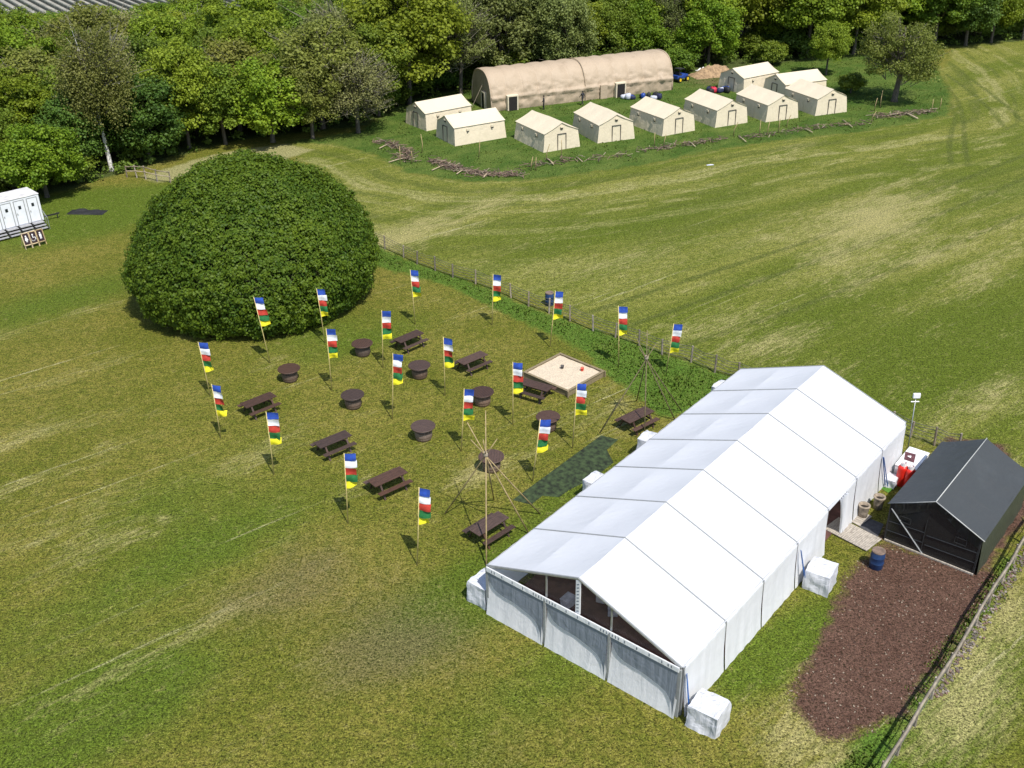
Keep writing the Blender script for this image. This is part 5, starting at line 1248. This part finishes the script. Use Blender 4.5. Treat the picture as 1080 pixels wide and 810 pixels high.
while tries < 22000 and n_f < 270:
    tries += 1; x, y = rr.uniform(-105, 125), rr.uniform(46, 168)
    if poly_sd(np.array([x]), np.array([y]), FOREST)[0] < .5: continue
    tz = TZ1(x, y); h = rr.uniform(7.5, 11.5) if x > -12 else rr.uniform(7, 10.5)
    h *= 1.12 if x > -12 else 1.18
    if not inview(x, y, tz + h): 
        if not inview(x - 4, y, tz + 3): continue
    edge = poly_sd(np.array([x]), np.array([y]), FOREST)[0]
    if x > 10 and edge > 30: continue
    if any((x - a) ** 2 + (y - b) ** 2 < (max(3.8, r * .80)) ** 2 for a, b, r in TREES): continue
    ww = list(wts)
    if x < -30: ww = [3, 2, 2.8, 2.4, 3.4, 2.8, .9, 3.2, 1.0, .8, 1.2]
    key = rr.choices(keys, ww)[0]
    reg = 'left part of the wood behind the birch' if x < -38 else 'wood behind the dome bush' if x < -12 else 'wood behind the hangar' if x < 26 else 'wood behind the back tents' if x < 52 else 'wood at the far right edge of the field'
    put(key, x, y, h, f'{KG[key]} tree deeper in the {reg}', group=f'{KG[key]} trees deeper in the {reg}', wide=rr.uniform(.95, 1.25)); n_f += 1
print('forest', n_f)
EDGE = [(-60, 50), (-43.5, 55.5), (-39.3, 58.5), (-35, 64.5), (-30, 71.5), (-26.9, 74.5), (-19.6, 77.5), (-14.2, 79.5), (-9, 91), (-4, 96.5), (8, 99), (22, 102.5), (34, 107.5), (48, 112.5), (62.9, 118), (75, 121), (95, 128)]
rr = random.Random(33); nsh = 0
for (ax, ay), (bx, by) in zip(EDGE, EDGE[1:]):
    L_ = math.hypot(bx - ax, by - ay); m_ = max(2, int(L_ / (1.3 if ax < -8 else 1.8)))
    for i in range(m_):
        s_ = (i + rr.random()) / m_; dd = rr.uniform(.2, 6); x, y = ax + (bx - ax) * s_ - (by - ay) / L_ * dd, ay + (by - ay) * s_ + (bx - ax) / L_ * dd
        if abs(x - 28) < 9 and rr.random() < .5: continue
        if not inview(x, y, 2) or math.hypot(x - G(118, 180).x, y - G(118, 180).y) < 3.5: continue
        reg = 'under the trees left of the dome bush' if x < -24 else 'under the trees behind the dome bush' if x < -10 else 'under the trees behind the hangar' if x < 24 else 'under the trees behind the back tents' if x < 52 else 'at the foot of the far right wood'
        key = rr.choice(('bush', 'bush', 'bushd')); nm_ = 'leafy green' if key == 'bush' else 'dark green'
        put(key, x, y, rr.uniform(2.2, 4.8), f'{nm_} shrub {reg}', cat='shrub', group=f'{nm_} shrubs {reg}', wide=rr.uniform(.9, 1.4)); nsh += 1
print('shrubs', nsh)
# understorey along the wood edge
edge_pts = [(-60, 49), (-43.5, 54.2), (-39.3, 57.2), (-35, 62.8), (-30, 70), (-26.9, 73), (-19.6, 76), (-14.2, 78), (-11, 89), (-5, 94.5), (8, 97), (22, 100), (34, 105.5), (48, 110.5), (62.9, 116), (75, 119), (95, 126)]
C_ = []; rg = np.random.default_rng(5)
for (ax, ay), (bx, by) in zip(edge_pts, edge_pts[1:]):
    L_ = math.hypot(bx - ax, by - ay)
    for i in range(int(L_ * 3.4)):
        s_ = rg.random(); dd = rg.random() ** 1.2 * 9 - .5; nx_, ny_ = -(by - ay) / L_, (bx - ax) / L_
        x, y = ax + (bx - ax) * s_ + nx_ * dd, ay + (by - ay) * s_ + ny_ * dd
        C_.append((x, y, .25 + rg.random() * (.5 + .22 * max(dd, 0)) + TZ1(x, y)))
C, N, T = crown_cloud(np.array(C_), 34, .62, 31, up=.5)
C[:, 2] = np.maximum(C[:, 2], TZ(C[:, 0], C[:, 1]) + .05)
tag(quads('undergrowth', C, N, .26 * rg.uniform(.6, 1.4, len(C)), leafmat('undergrowth_leaf', (0.075, 0.140, 0.016), (0.190, 0.260, 0.040), .25, 0), None, T), 'low weeds and brambles along the foot of the wood', kind='stuff')

# the great dome bush
DC = Vector((-16.2, 32.6, 0)); db = thing('dome_bush', DC, 0, 'huge dome shaped dark green bush beside the flags', 'bush')
PZ = np.array([.3, 1.2, 2.4, 3.6, 5.0, 6.2, 7.3, 8.3, 9.0, 9.45, 9.65]); PRr = np.array([7.2, 7.9, 8.25, 8.2, 7.65, 6.8, 5.75, 4.45, 3.15, 1.8, 0.0])
arc = np.concatenate([[0], np.cumsum(np.hypot(np.diff(PZ), np.diff(PRr)))]); r_ = np.random.default_rng(77); cl = []
while len(cl) < 4200:
    a_ = r_.random() * arc[-1]; z = np.interp(a_, arc, PZ); rho = np.interp(a_, arc, PRr)
    if r_.random() > (rho + .3) / 9.0: continue
    u_ = r_.random() * 2 * math.pi
    lp = 1 + .035 * fbm((math.cos(u_) * 1.5, math.sin(u_) * 1.5, z * .25)) + .03 * fbm((math.cos(u_) * 5, math.sin(u_) * 5, z * .8))
    q = r_.uniform(.94, 1.0) * lp
    cl.append(np.array([rho * q * math.cos(u_), rho * q * math.sin(u_), max(.35, z * (q if z > 3.2 else 1))]))
cl = np.array(cl)
C, N, T = crown_cloud(cl, 46, .36, 78, up=.25, fl=.8)
d_ = C - np.array([0, 0, 2.5]); d_ /= np.linalg.norm(d_, axis=1, keepdims=True); N = N * 1.0 + d_ * .6
n2 = 70000; a_ = np.interp(r_.random(n2), np.linspace(0, 1, 200), np.linspace(0, 1, 200) ** .8) * arc[-1]; z2 = np.interp(a_, arc, PZ); r2_ = np.interp(a_, arc, PRr); u2 = r_.random(n2) * 2 * np.pi
lp2 = np.array([1 + .035 * fbm((math.cos(u_) * 1.5, math.sin(u_) * 1.5, z * .25)) for u_, z in zip(u2, z2)]) * r_.uniform(.945, .985, n2)
C2 = np.stack([r2_ * lp2 * np.cos(u2), r2_ * lp2 * np.sin(u2), z2 * np.where(z2 > 3.2, lp2, 1)], 1); N2 = C2 - np.array([0, 0, 2.5]); N2 /= np.linalg.norm(N2, axis=1, keepdims=True); N2 = N2 + r_.normal(size=(n2, 3)) * .5 + np.array([0, 0, .3])
C = np.concatenate([C, C2]); N = np.concatenate([N, N2]); T = np.concatenate([T, r_.random(n2) * .7])
C[:, 2] = np.maximum(C[:, 2], .06)
T = np.clip(T * .85 + np.array([.25 * fbm((p[0] * .25, p[1] * .25, p[2] * .25)) for p in C]) + .08, 0, 1)
quads('crown', C, N, .14 * r_.uniform(.65, 1.4, len(C)), LM['dome'], db, T)
k = MB()
rr = random.Random(6)
for i in range(9):
    a_ = i * .7; e = Vector((math.cos(a_) * rr.uniform(2.5, 5.5), math.sin(a_) * rr.uniform(2.5, 5.5), rr.uniform(4, 7.5))); s0 = Vector((math.cos(a_) * .4, math.sin(a_) * .4, -.2)); k.tube([s0, s0.lerp(e, .5) + Vector((0, 0, .6)), e], [.28, .18, .06], 7)
k.build('trunk', M['bark'], db, smooth=True)
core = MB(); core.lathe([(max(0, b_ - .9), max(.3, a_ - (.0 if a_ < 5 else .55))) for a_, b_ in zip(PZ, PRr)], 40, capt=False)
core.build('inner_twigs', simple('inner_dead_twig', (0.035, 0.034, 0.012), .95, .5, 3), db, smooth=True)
for e in PR.values():
    if not e[1]:
        for ch in [q for q in bpy.data.objects if q.parent == e[0]]: bpy.data.objects.remove(ch)
        bpy.data.objects.remove(e[0])
